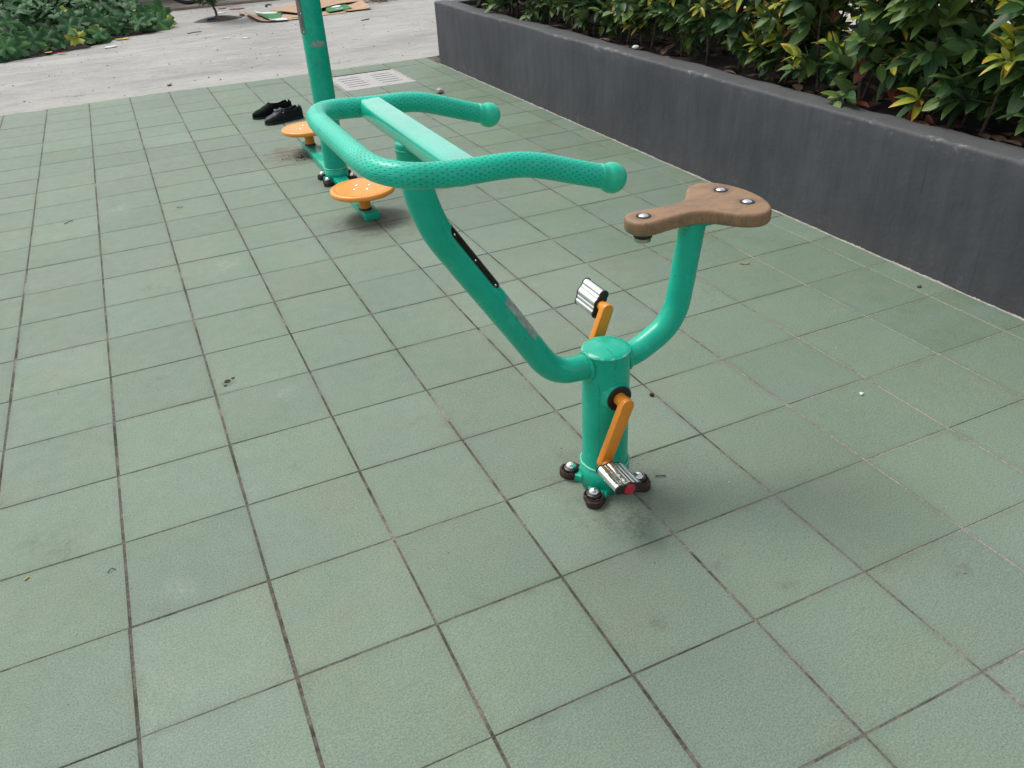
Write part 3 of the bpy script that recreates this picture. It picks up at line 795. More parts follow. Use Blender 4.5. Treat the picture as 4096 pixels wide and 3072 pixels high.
# ================================================================ FAR WALL, BICYCLE, SAPLING
bw = root('block_wall', 'pale concrete block wall at the back, its foot just in view', 'wall', (0, 12.72, .045))
m_block = flat('pale_block', (.40, .40, .37), .9, 0, .2, 5, .6)
part('mortar_core', boxvf((-3.5, .02, -.08), (9, .2, 1.4)), m_mortar, bw, False)
bk = mesh('block', *boxvf((-.19, 0, 0), (.19, .12, .185), .006), m_block, False)
for row in range(3):
    for c_ in range(9):
        o = put('block', bk, bw, (-.6 + c_ * .392 + (.196 if row % 2 else 0), random.uniform(-.004, .004), .01 + row * .197))
tag(put('rubble', mesh('rubble', *boxvf((-3.5, -.02, -.06), (9, .019, .012), .004), m_strip), bw), kind='stuff')

bi = root('bicycle', 'bicycle parked at the far wall, only its rear tyre showing at the top', 'bicycle', (1.428, 11.93, .043))
def wheel(cx, parent):
    r = .335; seg_ = [Vector((cx + r * math.cos(R(a)), 0, .355 + r * math.sin(R(a)))) for a in range(0, 361, 6)]
    wv = tube(seg_, .022, 10, False, up=(0, 1, 0)); w_ = part('wheel', wv[:2], m_black, parent, True, False)
    r2 = .305; s2 = [Vector((cx + r2 * math.cos(R(a)), 0, .355 + r2 * math.sin(R(a)))) for a in range(0, 361, 6)]
    part('rim', tube(s2, .009, 8, False, up=(0, 1, 0))[:2], m_steel, w_, True, False)
    part('hub', lathe([(.018, -.04), (.018, .04)], 12, 'Y', (cx, 0, .355)), m_steel, w_)
    sv, sf = [], []
    for k in range(18):
        a = R(20 * k); v_, f_, _ = tube([Vector((cx, .02 if k % 2 else -.02, .355)), Vector((cx + .3 * math.cos(a), 0, .355 + .3 * math.sin(a)))], .0012, 4, False); sv, sf = join((sv, sf), (v_, f_))
    tag(part('spoke_set', (sv, sf), m_steel, w_, True, False), kind='stuff')
wheel(0, bi); wheel(1.05, bi)
mg = [Vector((.372 * math.cos(R(a)), 0, .355 + .372 * math.sin(R(a)))) for a in range(25, 222, 8)]
part('mudguard', tube(mg, .01, 8, True, up=(0, 1, 0), prof=[(-.032, -.002), (-.032, .002), (.032, .002), (.032, -.002)])[:2], m_black, bi, True, False)
fr = [((0, 0, .355), (.42, 0, .32)), ((.42, 0, .32), (.27, 0, .84)), ((.28, 0, .76), (.90, 0, .80)), ((.42, 0, .32), (.93, 0, .70)), ((0, 0, .355), (.28, 0, .76)), ((1.05, 0, .355), (.88, 0, .96))]
part('frame', join(*[tube([Vector(a), Vector(b)], .016, 10)[:2] for a, b in fr]), m_black, bi)
part('saddle', xf(dome(.1, .05, .84), Matrix.Translation((.26, 0, 0)) @ Matrix.Scale(1.3, 4, (1, 0, 0))), m_black, bi)
part('handlebar', tube([Vector((.78, -.27, 1.0)), Vector((.88, -.1, .98)), Vector((.88, .1, .98)), Vector((.78, .27, 1.0))], .012, 8)[:2], m_steel, bi)
part('pedal', boxvf((.38, .08, .16), (.46, .16, .18), .003), m_black, bi)
part('kickstand', tube([Vector((.02, .04, .33)), Vector((-.06, .15, 0.006))], .008, 8)[:2], m_steel, bi)

# sapling in its soil pit
sp = root('sapling', 'slim dark leafed sapling growing from a soil pit in the concrete', 'tree', (1.545, 10.17, .0))
trk = catmull([(0, 0, -.01), (.01, 0, .10), (-.02, 0, .2), (-.03, .01, .34), (-.01, 0, .55), (.02, 0, .8), (0, 0, 1.15)], 4)
part('trunk', tube(trk, lambda t: .017 * (1 - .7 * t), 8)[:2], m_bark, sp)
sq = random.Random(3); V, F, U = [], [], []; base = LM['D'][0]
cnt = 0
while cnt < 1500:
    z = sq.uniform(.20, 1.45); a = sq.uniform(0, 6.28); rmax = .06 + .20 * min(1, max(0, (z - .15) / .35)) * (1 if z < 1 else (1.5 - z) * 2)
    cx = -.05 if z < .42 else 0
    r_ = rmax * math.sqrt(sq.random()); p = Vector((cx + r_ * math.cos(a) * .9, r_ * math.sin(a), z))
    if noise.noise(p * 9) < -.12: continue
    d = Vector((math.cos(a), math.sin(a), sq.uniform(-.8, .3)))
    mt = leaf_matrix(p, d, Vector((0, 0, 1)), sq.uniform(-.8, .8), sq.uniform(.45, .75)); o_ = len(V)
    V += [mt @ v.co for v in base.vertices]; F += [tuple(i + o_ for i in q.vertices) for q in base.polygons]
    uvl = [None] * len(base.vertices)
    for lp in base.loops: uvl[lp.vertex_index] = tuple(base.uv_layers[0].data[lp.index].uv)
    U += uvl; cnt += 1
tag(put('crown', mesh('crown', V, F, m_leafD, True, U), sp), kind='stuff')
V, F = [], []
for k in range(9):
    for j in range(40):
        a = 2 * math.pi * j / 40; r_ = k / 8; w_ = 1 + .12 * noise.noise(Vector((math.cos(a) * 2, math.sin(a) * 2, 3)))
        V.append((1.56 + .30 * r_ * w_ * math.cos(a), 10.17 + .17 * r_ * w_ * math.sin(a) + .08 * r_ * math.cos(a) * 0, .006 + .045 * (1 - r_ ** 2) + .010 * noise.noise(Vector((k * .9, j * .5, 1))) * (1 - r_)))
for k in range(8):
    for j in range(40): F.append((k * 40 + j, k * 40 + (j + 1) % 40, (k + 1) * 40 + (j + 1) % 40, (k + 1) * 40 + j))
tag(put('soil', mesh('soil_pit', V, F, flat('pit_soil', (.085, .068, .048), .95, 0, .5, 30, 1.0))), kind='structure')

# ================================================================ FLATTENED BOXES
def board(name, poly, z0, th, mat, parent, curl=None, seed=0):
    """thin warped sheet from a world-space outline"""
    bm = bmesh.new(); vs = [bm.verts.new((x, y, 0)) for x, y in poly]; f = bm.faces.new(vs)
    if f.normal.z < 0: f.normal_flip()
    bmesh.ops.triangulate(bm, faces=[f]); bmesh.ops.subdivide_edges(bm, edges=bm.edges[:], cuts=2, use_grid_fill=True)
    bmesh.ops.recalc_face_normals(bm, faces=bm.faces[:])
    if sum(f.normal.z for f in bm.faces) < 0:
        for f in bm.faces: f.normal_flip()
    r = bmesh.ops.extrude_face_region(bm, geom=bm.faces[:]); up_ = [v for v in r['geom'] if isinstance(v, bmesh.types.BMVert)]
    ups = set(up_)
    for v in bm.verts:
        c = v.co; h = z0 + .006 * noise.noise(Vector((c.x * 3, c.y * 3, seed))) + (curl(c.x, c.y) if curl else 0)
        c.z = h + (th if v in ups else 0)
    bmesh.ops.recalc_face_normals(bm, faces=bm.faces[:])
    me = bpy.data.meshes.new(name); bm.to_mesh(me); bm.free(); me.materials.append(mat)
    for v in me.vertices: v.co -= parent.location if parent else Vector()
    return put(name, me, parent)
bA = root('flattened_box', 'flattened brown box with a curled edge and a green and white printed panel', 'cardboard box', (2.15, 9.8, 0))
cl = lambda x, y: .045 * max(0, (2.02 - x) / .12) ** 1.5 + .03 * max(0, (9.45 - y) / .12) * max(0, (2.2 - x) / .3)
board('panel', [(1.914, 10.347), (1.997, 10.302), (2.319, 9.99), (2.45, 9.74), (2.50, 9.50), (2.39, 9.344), (2.259, 9.365), (2.054, 9.354), (1.936, 9.506), (1.914, 9.709), (1.9, 9.948)], .014, .005, m_card, bA, cl, 1)
cl2 = lambda x, y: .028 * max(0, (2.12 - x) / .12)
pp = board('printed_panel', [(2.024, 10.046), (2.257, 9.974), (2.345, 10.005), (2.284, 9.828), (2.224, 9.506), (2.083, 9.499), (2.05, 9.477), (2.032, 9.717), (2.012, 9.929)], .028, .003, m_cgreen, bA, cl2, 2)
board('white_band', [(2.041, 10.319), (2.297, 10.115), (2.257, 9.974), (2.024, 10.046)], .028, .003, m_cwhite, pp, cl2, 2).location = -bA.location * 0
board('white_band', [(2.061, 9.467), (2.224, 9.506), (2.269, 9.423), (2.261, 9.285), (2.077, 9.336)], .028, .003, m_cwhite, pp, cl2, 2)
for o in pp.children:
    for v in o.data.vertices: v.co -= bA.location
board('red_flap', [(1.872, 10.56), (1.93, 10.42), (1.90, 10.24), (1.833, 10.25), (1.843, 10.40)], .012, .004, m_cred, bA, lambda x, y: .05 * max(0, (1.90 - x) / .07), 3)
bC = root('flattened_box', 'largest plain brown flattened box, lying on top of the pile behind the green pole', 'cardboard box', (3.0, 10.3, 0))
board('panel', [(2.223, 10.213), (2.612, 10.62), (3.05, 11.3), (3.465, 10.60), (3.456, 10.219), (3.336, 10.17), (3.038, 10.06), (2.886, 9.931), (2.787, 9.834), (2.452, 9.671)], .045, .005, m_card, bC, lambda x, y: .012 * noise.noise(Vector((x * 3, y * 3, 3))), 4)
bD = root('flattened_box', 'brown flattened box with pointed right end, right of the green pole', 'cardboard box', (3.2, 9.8, 0))
board('panel', [(3.10, 9.95), (3.349, 10.227), (3.434, 10.18), (3.358, 9.503), (3.2, 9.511), (3.064, 9.498), (3.02, 9.586)], .022, .005, m_card, bD, lambda x, y: .02 * max(0, (x - 3.3) / .1), 5)
bE = root('flattened_box', 'green printed box panel with a white emblem and lettering, right of the pole', 'cardboard box', (3.0, 9.8, 0))
pe = board('panel', [(2.906, 10.018), (3.042, 10.082), (3.197, 10.146), (3.146, 9.642), (3.062, 9.611), (2.83, 9.543), (2.827, 9.7)], .032, .004, m_cgreen, bE, None, 6)
board('emblem', [(2.946, 9.938), (3.053, 10.07), (3.115, 10.055), (3.059, 9.916), (2.962, 9.871)], .0365, .001, m_cwhite, bE, None, 6)
lt = []
for k in range(8):
    if k == 4: continue
    x = 2.952 + .012 * k; y = 9.655 + .003 * k
    lt.append(boxvf((x - 3.0, y - 9.8, .030), (x + .007 - 3.0, y + .05 - 9.8, .0425)))
tag(part('lettering', join(*lt), m_cwhite, bE, False), kind='stuff')
bF = root('flattened_box', 'narrow brown box flap at the front of the pile beside the pole', 'cardboard box', (2.9, 9.6, 0))
board('panel', [(2.60, 9.60), (2.757, 9.722), (2.847, 9.784), (3.063, 9.621), (3.027, 9.457), (2.764, 9.45), (2.694, 9.412), (2.56, 9.42)], .008, .005, m_card, bF, None, 7)
bG = root('flattened_box', 'brown box flap with a thin green stripe at the left of the pole', 'cardboard box', (2.45, 9.5, 0))
board('panel', [(2.30, 9.52), (2.42, 9.60), (2.66, 9.55), (2.66, 9.36), (2.40, 9.36)], .016, .005, m_card, bG, None, 8)
board('green_stripe', [(2.32, 9.50), (2.56, 9.48), (2.56, 9.43), (2.34, 9.44)], .0225, .001, m_cgreen, bG, None, 8)

# ================================================================ EXERCISE BIKE
BX, BY = 1.158, -.049
bike = root('exercise_bike', 'green outdoor pedal exerciser with brown saddle and curved handlebar', 'exercise bike', (BX, BY, 0))
def L(*p): return Vector((p[0] - BX, p[1], p[2]))       # x world, y relative to the bike's own plane
def make_base(parent, h_post, cap=True):
    out = []
    pts = [(.0575, .0), (.0575, h_post - .006)]
    if cap: pts += [(.0585, h_post - .005), (.0585, h_post - .001), (.0560, h_post + .002), (.048, h_post + .005), (.03, h_post + .009), (.012, h_post + .0105), (.001, h_post + .011)]
    else: pts += [(.0575, h_post)]
    post = part('post', lathe(pts, 48), m_post if h_post < 1 else m_green, parent)
    cpts = [(.0618, .004), (.0618, .0735), (.0570, .0738)]
    cv, cf = lathe(cpts, 48)
    cv = [v + Vector((0, 0, .0022 * noise.noise(Vector((v.x * 60, v.y * 60, 3))))) if v.z > .07 else v for v in cv]
    col = part('collar', (cv, cf), m_green, parent, True, False)
    wb = tube([Vector((.0602 * math.cos(R(k)), .0602 * math.sin(R(k)), .0742 + .0016 * noise.noise(Vector((math.cos(R(k)) * 4, math.sin(R(k)) * 4, 3))))) for k in range(0, 361, 5)], lambda t: .0033 * (1 + .3 * noise.noise(Vector((t * 40, 2, 1)))), 8, False, up=(0, 0, 1))
    part('weld_bead', wb[:2], m_worn, col, True, False)
    # four-eared flange
    poly = []
    for k in range(180):
        a = 2 * math.pi * k / 180; d = abs(((math.degrees(a) - 45 + 45) % 90) - 45)
        e = math.exp(-(d / 17.5) ** 3.2); poly.append(((.060 + .060 * e) * math.cos(a), (.060 + .060 * e) * math.sin(a)))
    fl = part('base_flange', extrude(poly, .0, .020, .003, 2), m_flange, parent, True, True)
    for sx in (-1, 1):
        for sy in (-1, 1):
            c = (sx * .0655, sy * .0600)
            # raised ear socket
            n_ = 26; V, F = [], []
            for k in range(n_ + 1):
                a = math.atan2(sy, sx) + R(-125 + 250 * k / n_); r0, r1 = .0225, .0265
                hh = .0245 + .004 * noise.noise(Vector((k * .5, sx * 3, sy * 5)))
                for rr_, z in ((r1, .012), (r1, hh - .002), (r1 - .001, hh), (r0 + .001, hh), (r0, hh - .002), (r0, .012)):
                    V.append(Vector((c[0] + rr_ * math.cos(a), c[1] + rr_ * math.sin(a), z)))
            for k in range(n_):
                for q in range(6): F.append((k * 6 + q, k * 6 + (q + 1) % 6, (k + 1) * 6 + (q + 1) % 6, (k + 1) * 6 + q))
            F += [tuple(range(6))[::-1], tuple(range(n_ * 6, n_ * 6 + 6))]
            part('ear_rim', (V, F), m_rust, fl, True, True)
            bo = part('anchor_bolt', dome(.0145, .0125, .0305, 24, c), m_chrome, parent, True, False)
            part('nut_cap', lathe([(.0185, .0175), (.0200, .020), (.0200, .0255), (.0185, .0290), (.0150, .0308)], 24, 'Z', (c[0], c[1], 0)), m_darkfit, bo)
    return post, col
post, _ = make_base(bike, .395)
DT = catmull([L(1.135, 0, .367), L(1.085, 0, .362), L(1.038, 0, .371), L(.998, 0, .403), L(.949, 0, .4803), L(.879, 0, .592), L(.809, 0, .704), L(.772, 0, .768), L(.749, 0, .838), L(.7425, 0, .90), L(.7425, 0, .945)], 8)
dtube = part('down_tube', tube(DT, .0305, 36, True, up=(0, 1, 0))[:2], m_green, bike, True, False)
ST = catmull([L(1.185, 0, .356), L(1.232, 0, .3612), L(1.276, 0, .379), L(1.322, 0, .4085), L(1.349, 0, .452), L(1.3598, 0, .508), L(1.371, 0, .585), L(1.3825, 0, .664)], 8)
stube = part('seat_tube', tube(ST, .0300, 36, True, up=(0, 1, 0))[:2], m_green, bike, True, False)
# weld fillets where the tubes meet the post
def fillet(c, ax, r, w, name, parent):
    ring = []; ax = Vector(ax).normalized(); e1 = ax.cross(Vector((0, 1, 0))).normalized(); e2 = ax.cross(e1)
    for k in range(49):
        a = 2 * math.pi * k / 48; ring.append(Vector(c) + (e1 * math.cos(a) + e2 * math.sin(a)) * r)
    return part(name, tube(ring, lambda t: w * 1.35 * (1 + .25 * noise.noise(Vector((t * 20, r * 90, 1)))), 8, False, up=ax)[:2], m_green, parent, True, False)
fillet(L(1.106, 0, .3625), (-1, 0, -.02), .0305, .0048, 'weld_bead', dtube)
fillet(L(1.210, 0, .3585), (1, 0, .08), .030, .0048, 'weld_bead', stube)
fillet(L(.7425, 0, .9320), (0, 0, 1), .0297, .0016, 'weld_bead', dtube)
# curved plates on a straight piece of tube
def wrap(p0, p1, nrm, r, a0, a1, lift, mat, name, parent, round_=0, na=14, nl=10, th=.0012, jag=0):
    p0, p1 = Vector(p0), Vector(p1); t = (p1 - p0).normalized(); nrm = Vector(nrm); nrm = (nrm - t * nrm.dot(t)).normalized(); s = nrm.cross(t)
    V, F = [], []
    for lay in (0, 1):
        rr_ = r + lift - (0 if lay else th)
        for i in range(nl + 1):
            for j in range(na + 1):
                u_ = j / na; f = i / nl; e = abs(2 * u_ - 1)
                cut = round_ * (1 - math.sqrt(max(0, 1 - max(0, (e - .6) / .4) ** 2)))
                Lg = (p1 - p0).length; q = p0 + t * (cut + f * (Lg - 2 * cut))
                jj = jag * noise.noise(Vector((i * .9, r * 50 + (3 if j * 2 > na else 0), 2)))
                a = R(a0 + (a1 - a0) * u_ + jj * 60 * (2 * u_ - 1)); q = q + t * (jag * .035 * noise.noise(Vector((j * .8, 4, f * .5))) * (2 * f - 1))
                V.append(q + (nrm * math.cos(a) + s * math.sin(a)) * rr_)
    n1 = (nl + 1) * (na + 1)
    for i in range(nl):
        for j in range(na):
            a = i * (na + 1) + j; b = a + na + 1
            F.append((a + n1, a + 1 + n1, b + 1 + n1, b + n1)); F.append((a, b, b + 1, a + 1))
    bd = [(0, j) for j in range(na)] + [(i, na) for i in range(nl)] + [(nl, j) for j in range(na, 0, -1)] + [(i, 0) for i in range(nl, 0, -1)]
    for k in range(len(bd)):
        a = bd[k][0] * (na + 1) + bd[k][1]; b = bd[(k + 1) % len(bd)]; b = b[0] * (na + 1) + b[1]
        F.append((a, b, b + n1, a + n1))
    return part(name, (V, F), mat, parent, True, True), (nrm, s, t)
pa, pb = L(.8225, 0, .6830), L(.9125, 0, .5390)
upn = (.848, 0, .53)
plate, (nn, ss, tt) = wrap(L(.7755, 0, .7575), L(.8665, 0, .6120), upn, .0305, -54, 54, .0022, m_plate, 'name_plate', bike, .010)
def rivets(p0, p1, fr_, ang, r, nn, ss, parent, rad=.0024, k=2.4):
    for f in fr_:
        for s_ in ((1, -1)):
            a = R(ang * s_); d = nn * math.cos(a) + ss * math.sin(a); c = Vector(p0).lerp(Vector(p1), f) + d * r
            v_, f_ = dome(rad, rad * .7, 0, 10); part('rivet', xf((v_, f_), Matrix.Translation(c) @ d.to_track_quat('Z', 'Y').to_matrix().to_4x4()), m_chrome, parent, True, False)
rivets(L(.7755, 0, .7575), L(.8665, 0, .6120), (.07, .5, .94), 46, .0328, nn, ss, plate)
wrap(L(.885, 0, .5826), L(.9515, 0, .4762), upn, .0305, -66, -16, .0006, m_residue, 'sticker_residue', bike, .0, 14, 18, .0004, .05)
# cross bar: D shaped section with flat top
prof = []
for k in range(44):
    a = 2 * math.pi * (k + .5) / 44; ca, sa = math.cos(a), math.sin(a); e = 2 / 2.5
    prof.append((min(.0165, -.003 + .0235 * math.copysign(abs(ca) ** e, ca)), .0265 * math.copysign(abs(sa) ** e, sa)))
W2 = .2635
cb = tube([L(.7450, y, .9575) for y in (-W2 + .008, -.13, 0, .13, W2 - .008)], 0, 0, True, up=(0, 0, 1), prof=prof)
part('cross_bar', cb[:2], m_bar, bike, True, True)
half = [(1.000, W2, .9020), (.967, W2, .9125), (.925, W2, .9265), (.882, W2, .9410), (.846, W2, .9500), (.808, W2, .9540), (.745, W2, .9560), (.700, W2 - .001, .9590), (.668, W2 - .007, .9615), (.640, W2 - .026, .9640), (.621, W2 - .060, .9655), (.6135, W2 - .105, .9660), (.612, .08, .966)]
full = [L(*p) for p in half] + [L(.612, 0, .966)] + [L(x, -y, z) for x, y, z in half[::-1]]
HB = catmull(full, 5)
g = tube(HB, .0205, 40, True, up=(0, 0, 1), sp=.0150)
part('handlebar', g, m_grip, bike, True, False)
for s_ in (1, -1):
    c = L(1.008, s_ * W2, .8995); ax = Vector((1, 0, -.32)).normalized()
    pts_ = [(.0206, -.030), (.0210, -.0225), (.0207, -.0180)] + [(.0264 * math.cos(a), .0264 * math.sin(a)) for a in [R(k) for k in range(-38, 91, 8)]]
    v_, f_ = lathe(pts_[:-1] + [(.0004, .0262)], 32)
    part('end_knob', xf((v_, f_), Matrix.Translation(c) @ ax.to_track_quat('Z', 'Y').to_matrix().to_4x4()), m_knob, bike, True, False)
# saddle
hs_ = [(-.162, 0), (-.159, .017), (-.148, .033), (-.130, .0405), (-.105, .041), (-.070, .036), (-.035, .0345), (-.005, .038), (.020, .050), (.040, .073), (.060, .099), (.080, .115), (.104, .1225), (.128, .1170), (.148, .0985), (.163, .070), (.172, .037), (.175, 0)]
out_ = [Vector((x, -y, 0)) for x, y in hs_] + [Vector((x, y, 0)) for x, y in hs_[-2:0:-1]]
cyc = out_[-1:] + out_ + out_[:2]; sm_ = []
for i in range(1, len(cyc) - 2):
    a, b, c, d = cyc[i - 1:i + 3]
    for k in range(4):
        t = k / 4; q = .5 * ((2 * b) + (c - a) * t + (2 * a - 5 * b + 4 * c - d) * t * t + (3 * b - a - 3 * c + d) * t ** 3); sm_.append((q.x, q.y))
v_, f_ = extrude(sm_, .6665, .700, .009, 4)
sad = part('saddle', xf((v_, f_), Matrix.Translation((1.370 - BX, 0, 0))), m_seat, bike, True, True)
part('saddle_bracket', xf(boxvf((-.02, -.03, .655), (.155, .03, .6660), .003), Matrix.Translation((1.370 - BX, 0, 0))), m_green, bike)
for q, (x, y) in enumerate([(-.121, 0), (.1205, .0480), (.1205, -.0480)]):
    cx = 1.370 - BX + x
    part('bolt_recess', lathe([(.0100, .6990), (.0140, .7008), (.0155, .7012), (.0170, .7003), (.0170, .698)], 28, 'Z', (cx, y, 0)), m_dark, sad)
    part('saddle_bolt', dome(.0118, .0045, .7006, 24, (cx, y)), m_chrome, sad, True, False)
part('nose_nut', lathe([(.0205, .6525), (.0215, .656), (.0215, .6655)], 24, 'Z', (1.370 - BX - .121, 0, 0)), m_black, sad)
part('nose_nut', lathe([(.0168, .6425), (.0185, .644), (.0185, .6525)], 24, 'Z', (1.370 - BX - .121, 0, 0)), m_steel, sad)
# cranks
ZC = .290
def slab(cx, cz, ex, ez, w, y0, y1, bev=.0025):
    """rounded-end bar between two centres in the x-z plane, thickness along y"""
    d = Vector((ex - cx, ez - cz)); ln = d.length; an = math.atan2(d.y, d.x); poly = []
    for k in range(13): a = R(90 + 180 * k / 12); poly.append((w * math.cos(a), w * math.sin(a)))
    for k in range(13): a = R(-90 + 180 * k / 12); poly.append((ln + w * .92 * math.cos(a), w * .92 * math.sin(a)))
    v_, f_ = extrude(poly, y0, y1, bev, 2)
    c, s = math.cos(an), math.sin(an)
    return [Vector((cx + v.x * c - v.y * s, v.z, cz + v.x * s + v.y * c)) for v in v_], [tuple(f[::-1]) for f in f_]
def pedal_poly():
    C = [(-.0240, .0120), (-.0125, .0130), (0, .0163), (.0125, .0130), (.0240, .0120)]; up_ = []
    for k in range(73):
        x = -.036 + .072 * k / 72; h = max([math.sqrt(max(0, r * r - (x - c) ** 2)) for c, r in C]); up_.append((x, h))
    return [(x, -h) for x, h in up_] + [(x, h) for x, h in up_[-2:0:-1]]
PP = pedal_poly()
for side, cr, tip, pang in ((-1, (1.158, ZC), (1.100, .1435), R(-9.5)), (1, (1.158, ZC), (1.214, .441), R(64))):
    sx = side
    boss = part('axle_boss', lathe([(.040, .045 * sx), (.0372, .053 * sx), (.035, .060 * sx), (.034, .0625 * sx), (.031, .063 * sx)], 36, 'Y', (0, 0, ZC)), m_green, bike)
    part('bearing_seal', lathe([(.0318, .058 * sx), (.0320, .0648 * sx), (.0305, .0658 * sx), (.0175, .0646 * sx)], 36, 'Y', (0, 0, ZC)), m_black, boss)
    crank = part('crank', join(lathe([(.0162, .05 * sx), (.0162, .083 * sx), (.0172, .086 * sx), (.0172, .09 * sx)], 28, 'Y', (0, 0, ZC)),
        slab(cr[0] - BX, cr[1], tip[0] - BX, tip[1], .0165, min(.0845 * sx, .1045 * sx), max(.0845 * sx, .1045 * sx)),
        lathe([(.0150, .100 * sx), (.0130, .112 * sx), (.0122, .132 * sx)], 24, 'Y', (tip[0] - BX, 0, tip[1]))), m_orange, bike)
    cP = (tip[0] - BX + (.0 if sx < 0 else -.002), tip[1] + .002)
    def PM(y0, y1, sc=1.0, bev=.0):
        poly = [(x * sc, y * sc) for x, y in PP]; v_, f_ = extrude(poly, y0, y1, bev, 1); c, s = math.cos(pang), math.sin(pang)
        return [Vector((cP[0] + v.x * c - v.y * s, v.z, cP[1] + v.x * s + v.y * c)) for v in v_], [tuple(f[::-1]) for f in f_]
    ya, yb = sorted((.1235 * sx, .2055 * sx))
    ped = part('pedal', PM(ya, yb), m_chrome, bike, True, True)
    for y_ in (.1215 * sx, .2075 * sx): part('end_cap', PM(y_ - .0026, y_ + .0026, 1.04, .001), m_black, ped, True, True)
    rv = lathe([(.0142, .2085 * sx), (.0142, .2116 * sx), (.0128, .2124 * sx)], 28, 'Y', (cP[0], 0, cP[1]))
    part('reflector', rv, m_red, ped)

# ================================================================ WAIST TWISTER behind
TX, TY = 1.203, 2.862
tw = root('waist_twister', 'green pole with two orange turntable discs on a floor beam', 'exercise machine', (TX, TY, 0))
tpost, _ = make_base(tw, 1.42)
# beam slightly skewed
def beam(y0, y1, nm):
    v_, f_ = boxvf((-.0355, y0, .0), (.0355, y1, .0365), .0025)
    return part(nm, ([Vector((v.x - .010 + .0185 * (v.y + .7) / 1.4, v.y, v.z)) for v in v_], f_), m_green, tw)
beam(2.158 - TY, -.0625, 'floor_beam'); beam(.0625, 3.63 - TY, 'floor_beam')
m_disc = mat_paint('orange_disc', (.78, .27, .028), (.88, .34, .045), rough=.4)
_d = M('tmp')
def disc_mat():
    a = M('perforated_orange'); p = a.obj(); x = a.sep(p)
    c = a.mix(a.noise(p, 12, 4), (.76, .27, .028), (.86, .34, .045))
    r = a.math('SQRT', a.math('ADD', a.math('MULTIPLY', x[0], x[0]), a.math('MULTIPLY', x[1], x[1])))
    ang = a.math('ARCTAN2', x[1], x[0]); u = a.math('FRACT', a.math('MULTIPLY', ang, 60 / (2 * math.pi)))
    dash = a.math('MULTIPLY', a.math('MULTIPLY', a.math('LESS_THAN', u, .34), a.math('GREATER_THAN', r, .126)), a.math('LESS_THAN', r, .137))
    vo = a.n('TexVoronoi'); vo.inputs['Scale'].default_value = 55; vo.inputs['Randomness'].default_value = .25; a.l(a.mapn(p, (1, 1, 0)), vo.inputs['Vector'])
    hole = a.math('MULTIPLY', a.ramp(vo.outputs['Distance'], [(.12, 1), (.2, 0)]), a.math('LESS_THAN', r, .118))
    f = a.math('MAXIMUM', a.math('MULTIPLY', dash, .85), a.math('MULTIPLY', hole, .55))
    c = a.mix(f, c, (.22, .06, .01))
    return a.out(c, .42, 0, a.bump(a.math('SUBTRACT', 1, f), .8, .002), .45, .15)
m_disc = disc_mat()
for dx_, dy_ in ((1.180, 2.228), (1.212, 3.525)):
    lx, ly = dx_ - TX, dy_ - TY
    sm = part('disc_stem', lathe([(.0275, .044), (.0275, .127)], 32, 'Z', (lx, ly, 0)), m_orange, tw)
    part('stem_seal', lathe([(.031, .0365), (.031, .0405), (.029, .0455)], 32, 'Z', (lx, ly, 0)), m_black, sm)
    me = mesh('turntable', *lathe([(.05, -.005), (.146, -.005), (.1510, -.002), (.1525, .005), (.1515, .0135), (.147, .0180), (.138, .0190), (.001, .0195)], 64), m_disc)
    t_ = put('turntable', me, tw, (lx, ly, .124)); sharp(t_, 60)
    for a in (20, 110, 200, 290):
        part('disc_bolt', dome(.0075, .003, .0188, 14, (.043 * math.cos(R(a)), .043 * math.sin(R(a)))), m_chrome, t_, True, False)
pn, (n2, s2, t2) = wrap((0, 0, .744), (0, 0, 1.02), (-.98, .25, 0), .0575, -52, 52, .0022, m_steelplate, 'instruction_plate', tw, .002)
rivets((0, 0, .744), (0, 0, 1.02), (.03, .33, .66, .97), 46, .0598, n2, s2, pn, .0034)
wrap((0, 0, .683), (0, 0, .708), (.22, -.98, 0), .0575, -16, 40, .0005, m_residue, 'sticker_residue', tw, .004, 18, 12, .0003, .8)

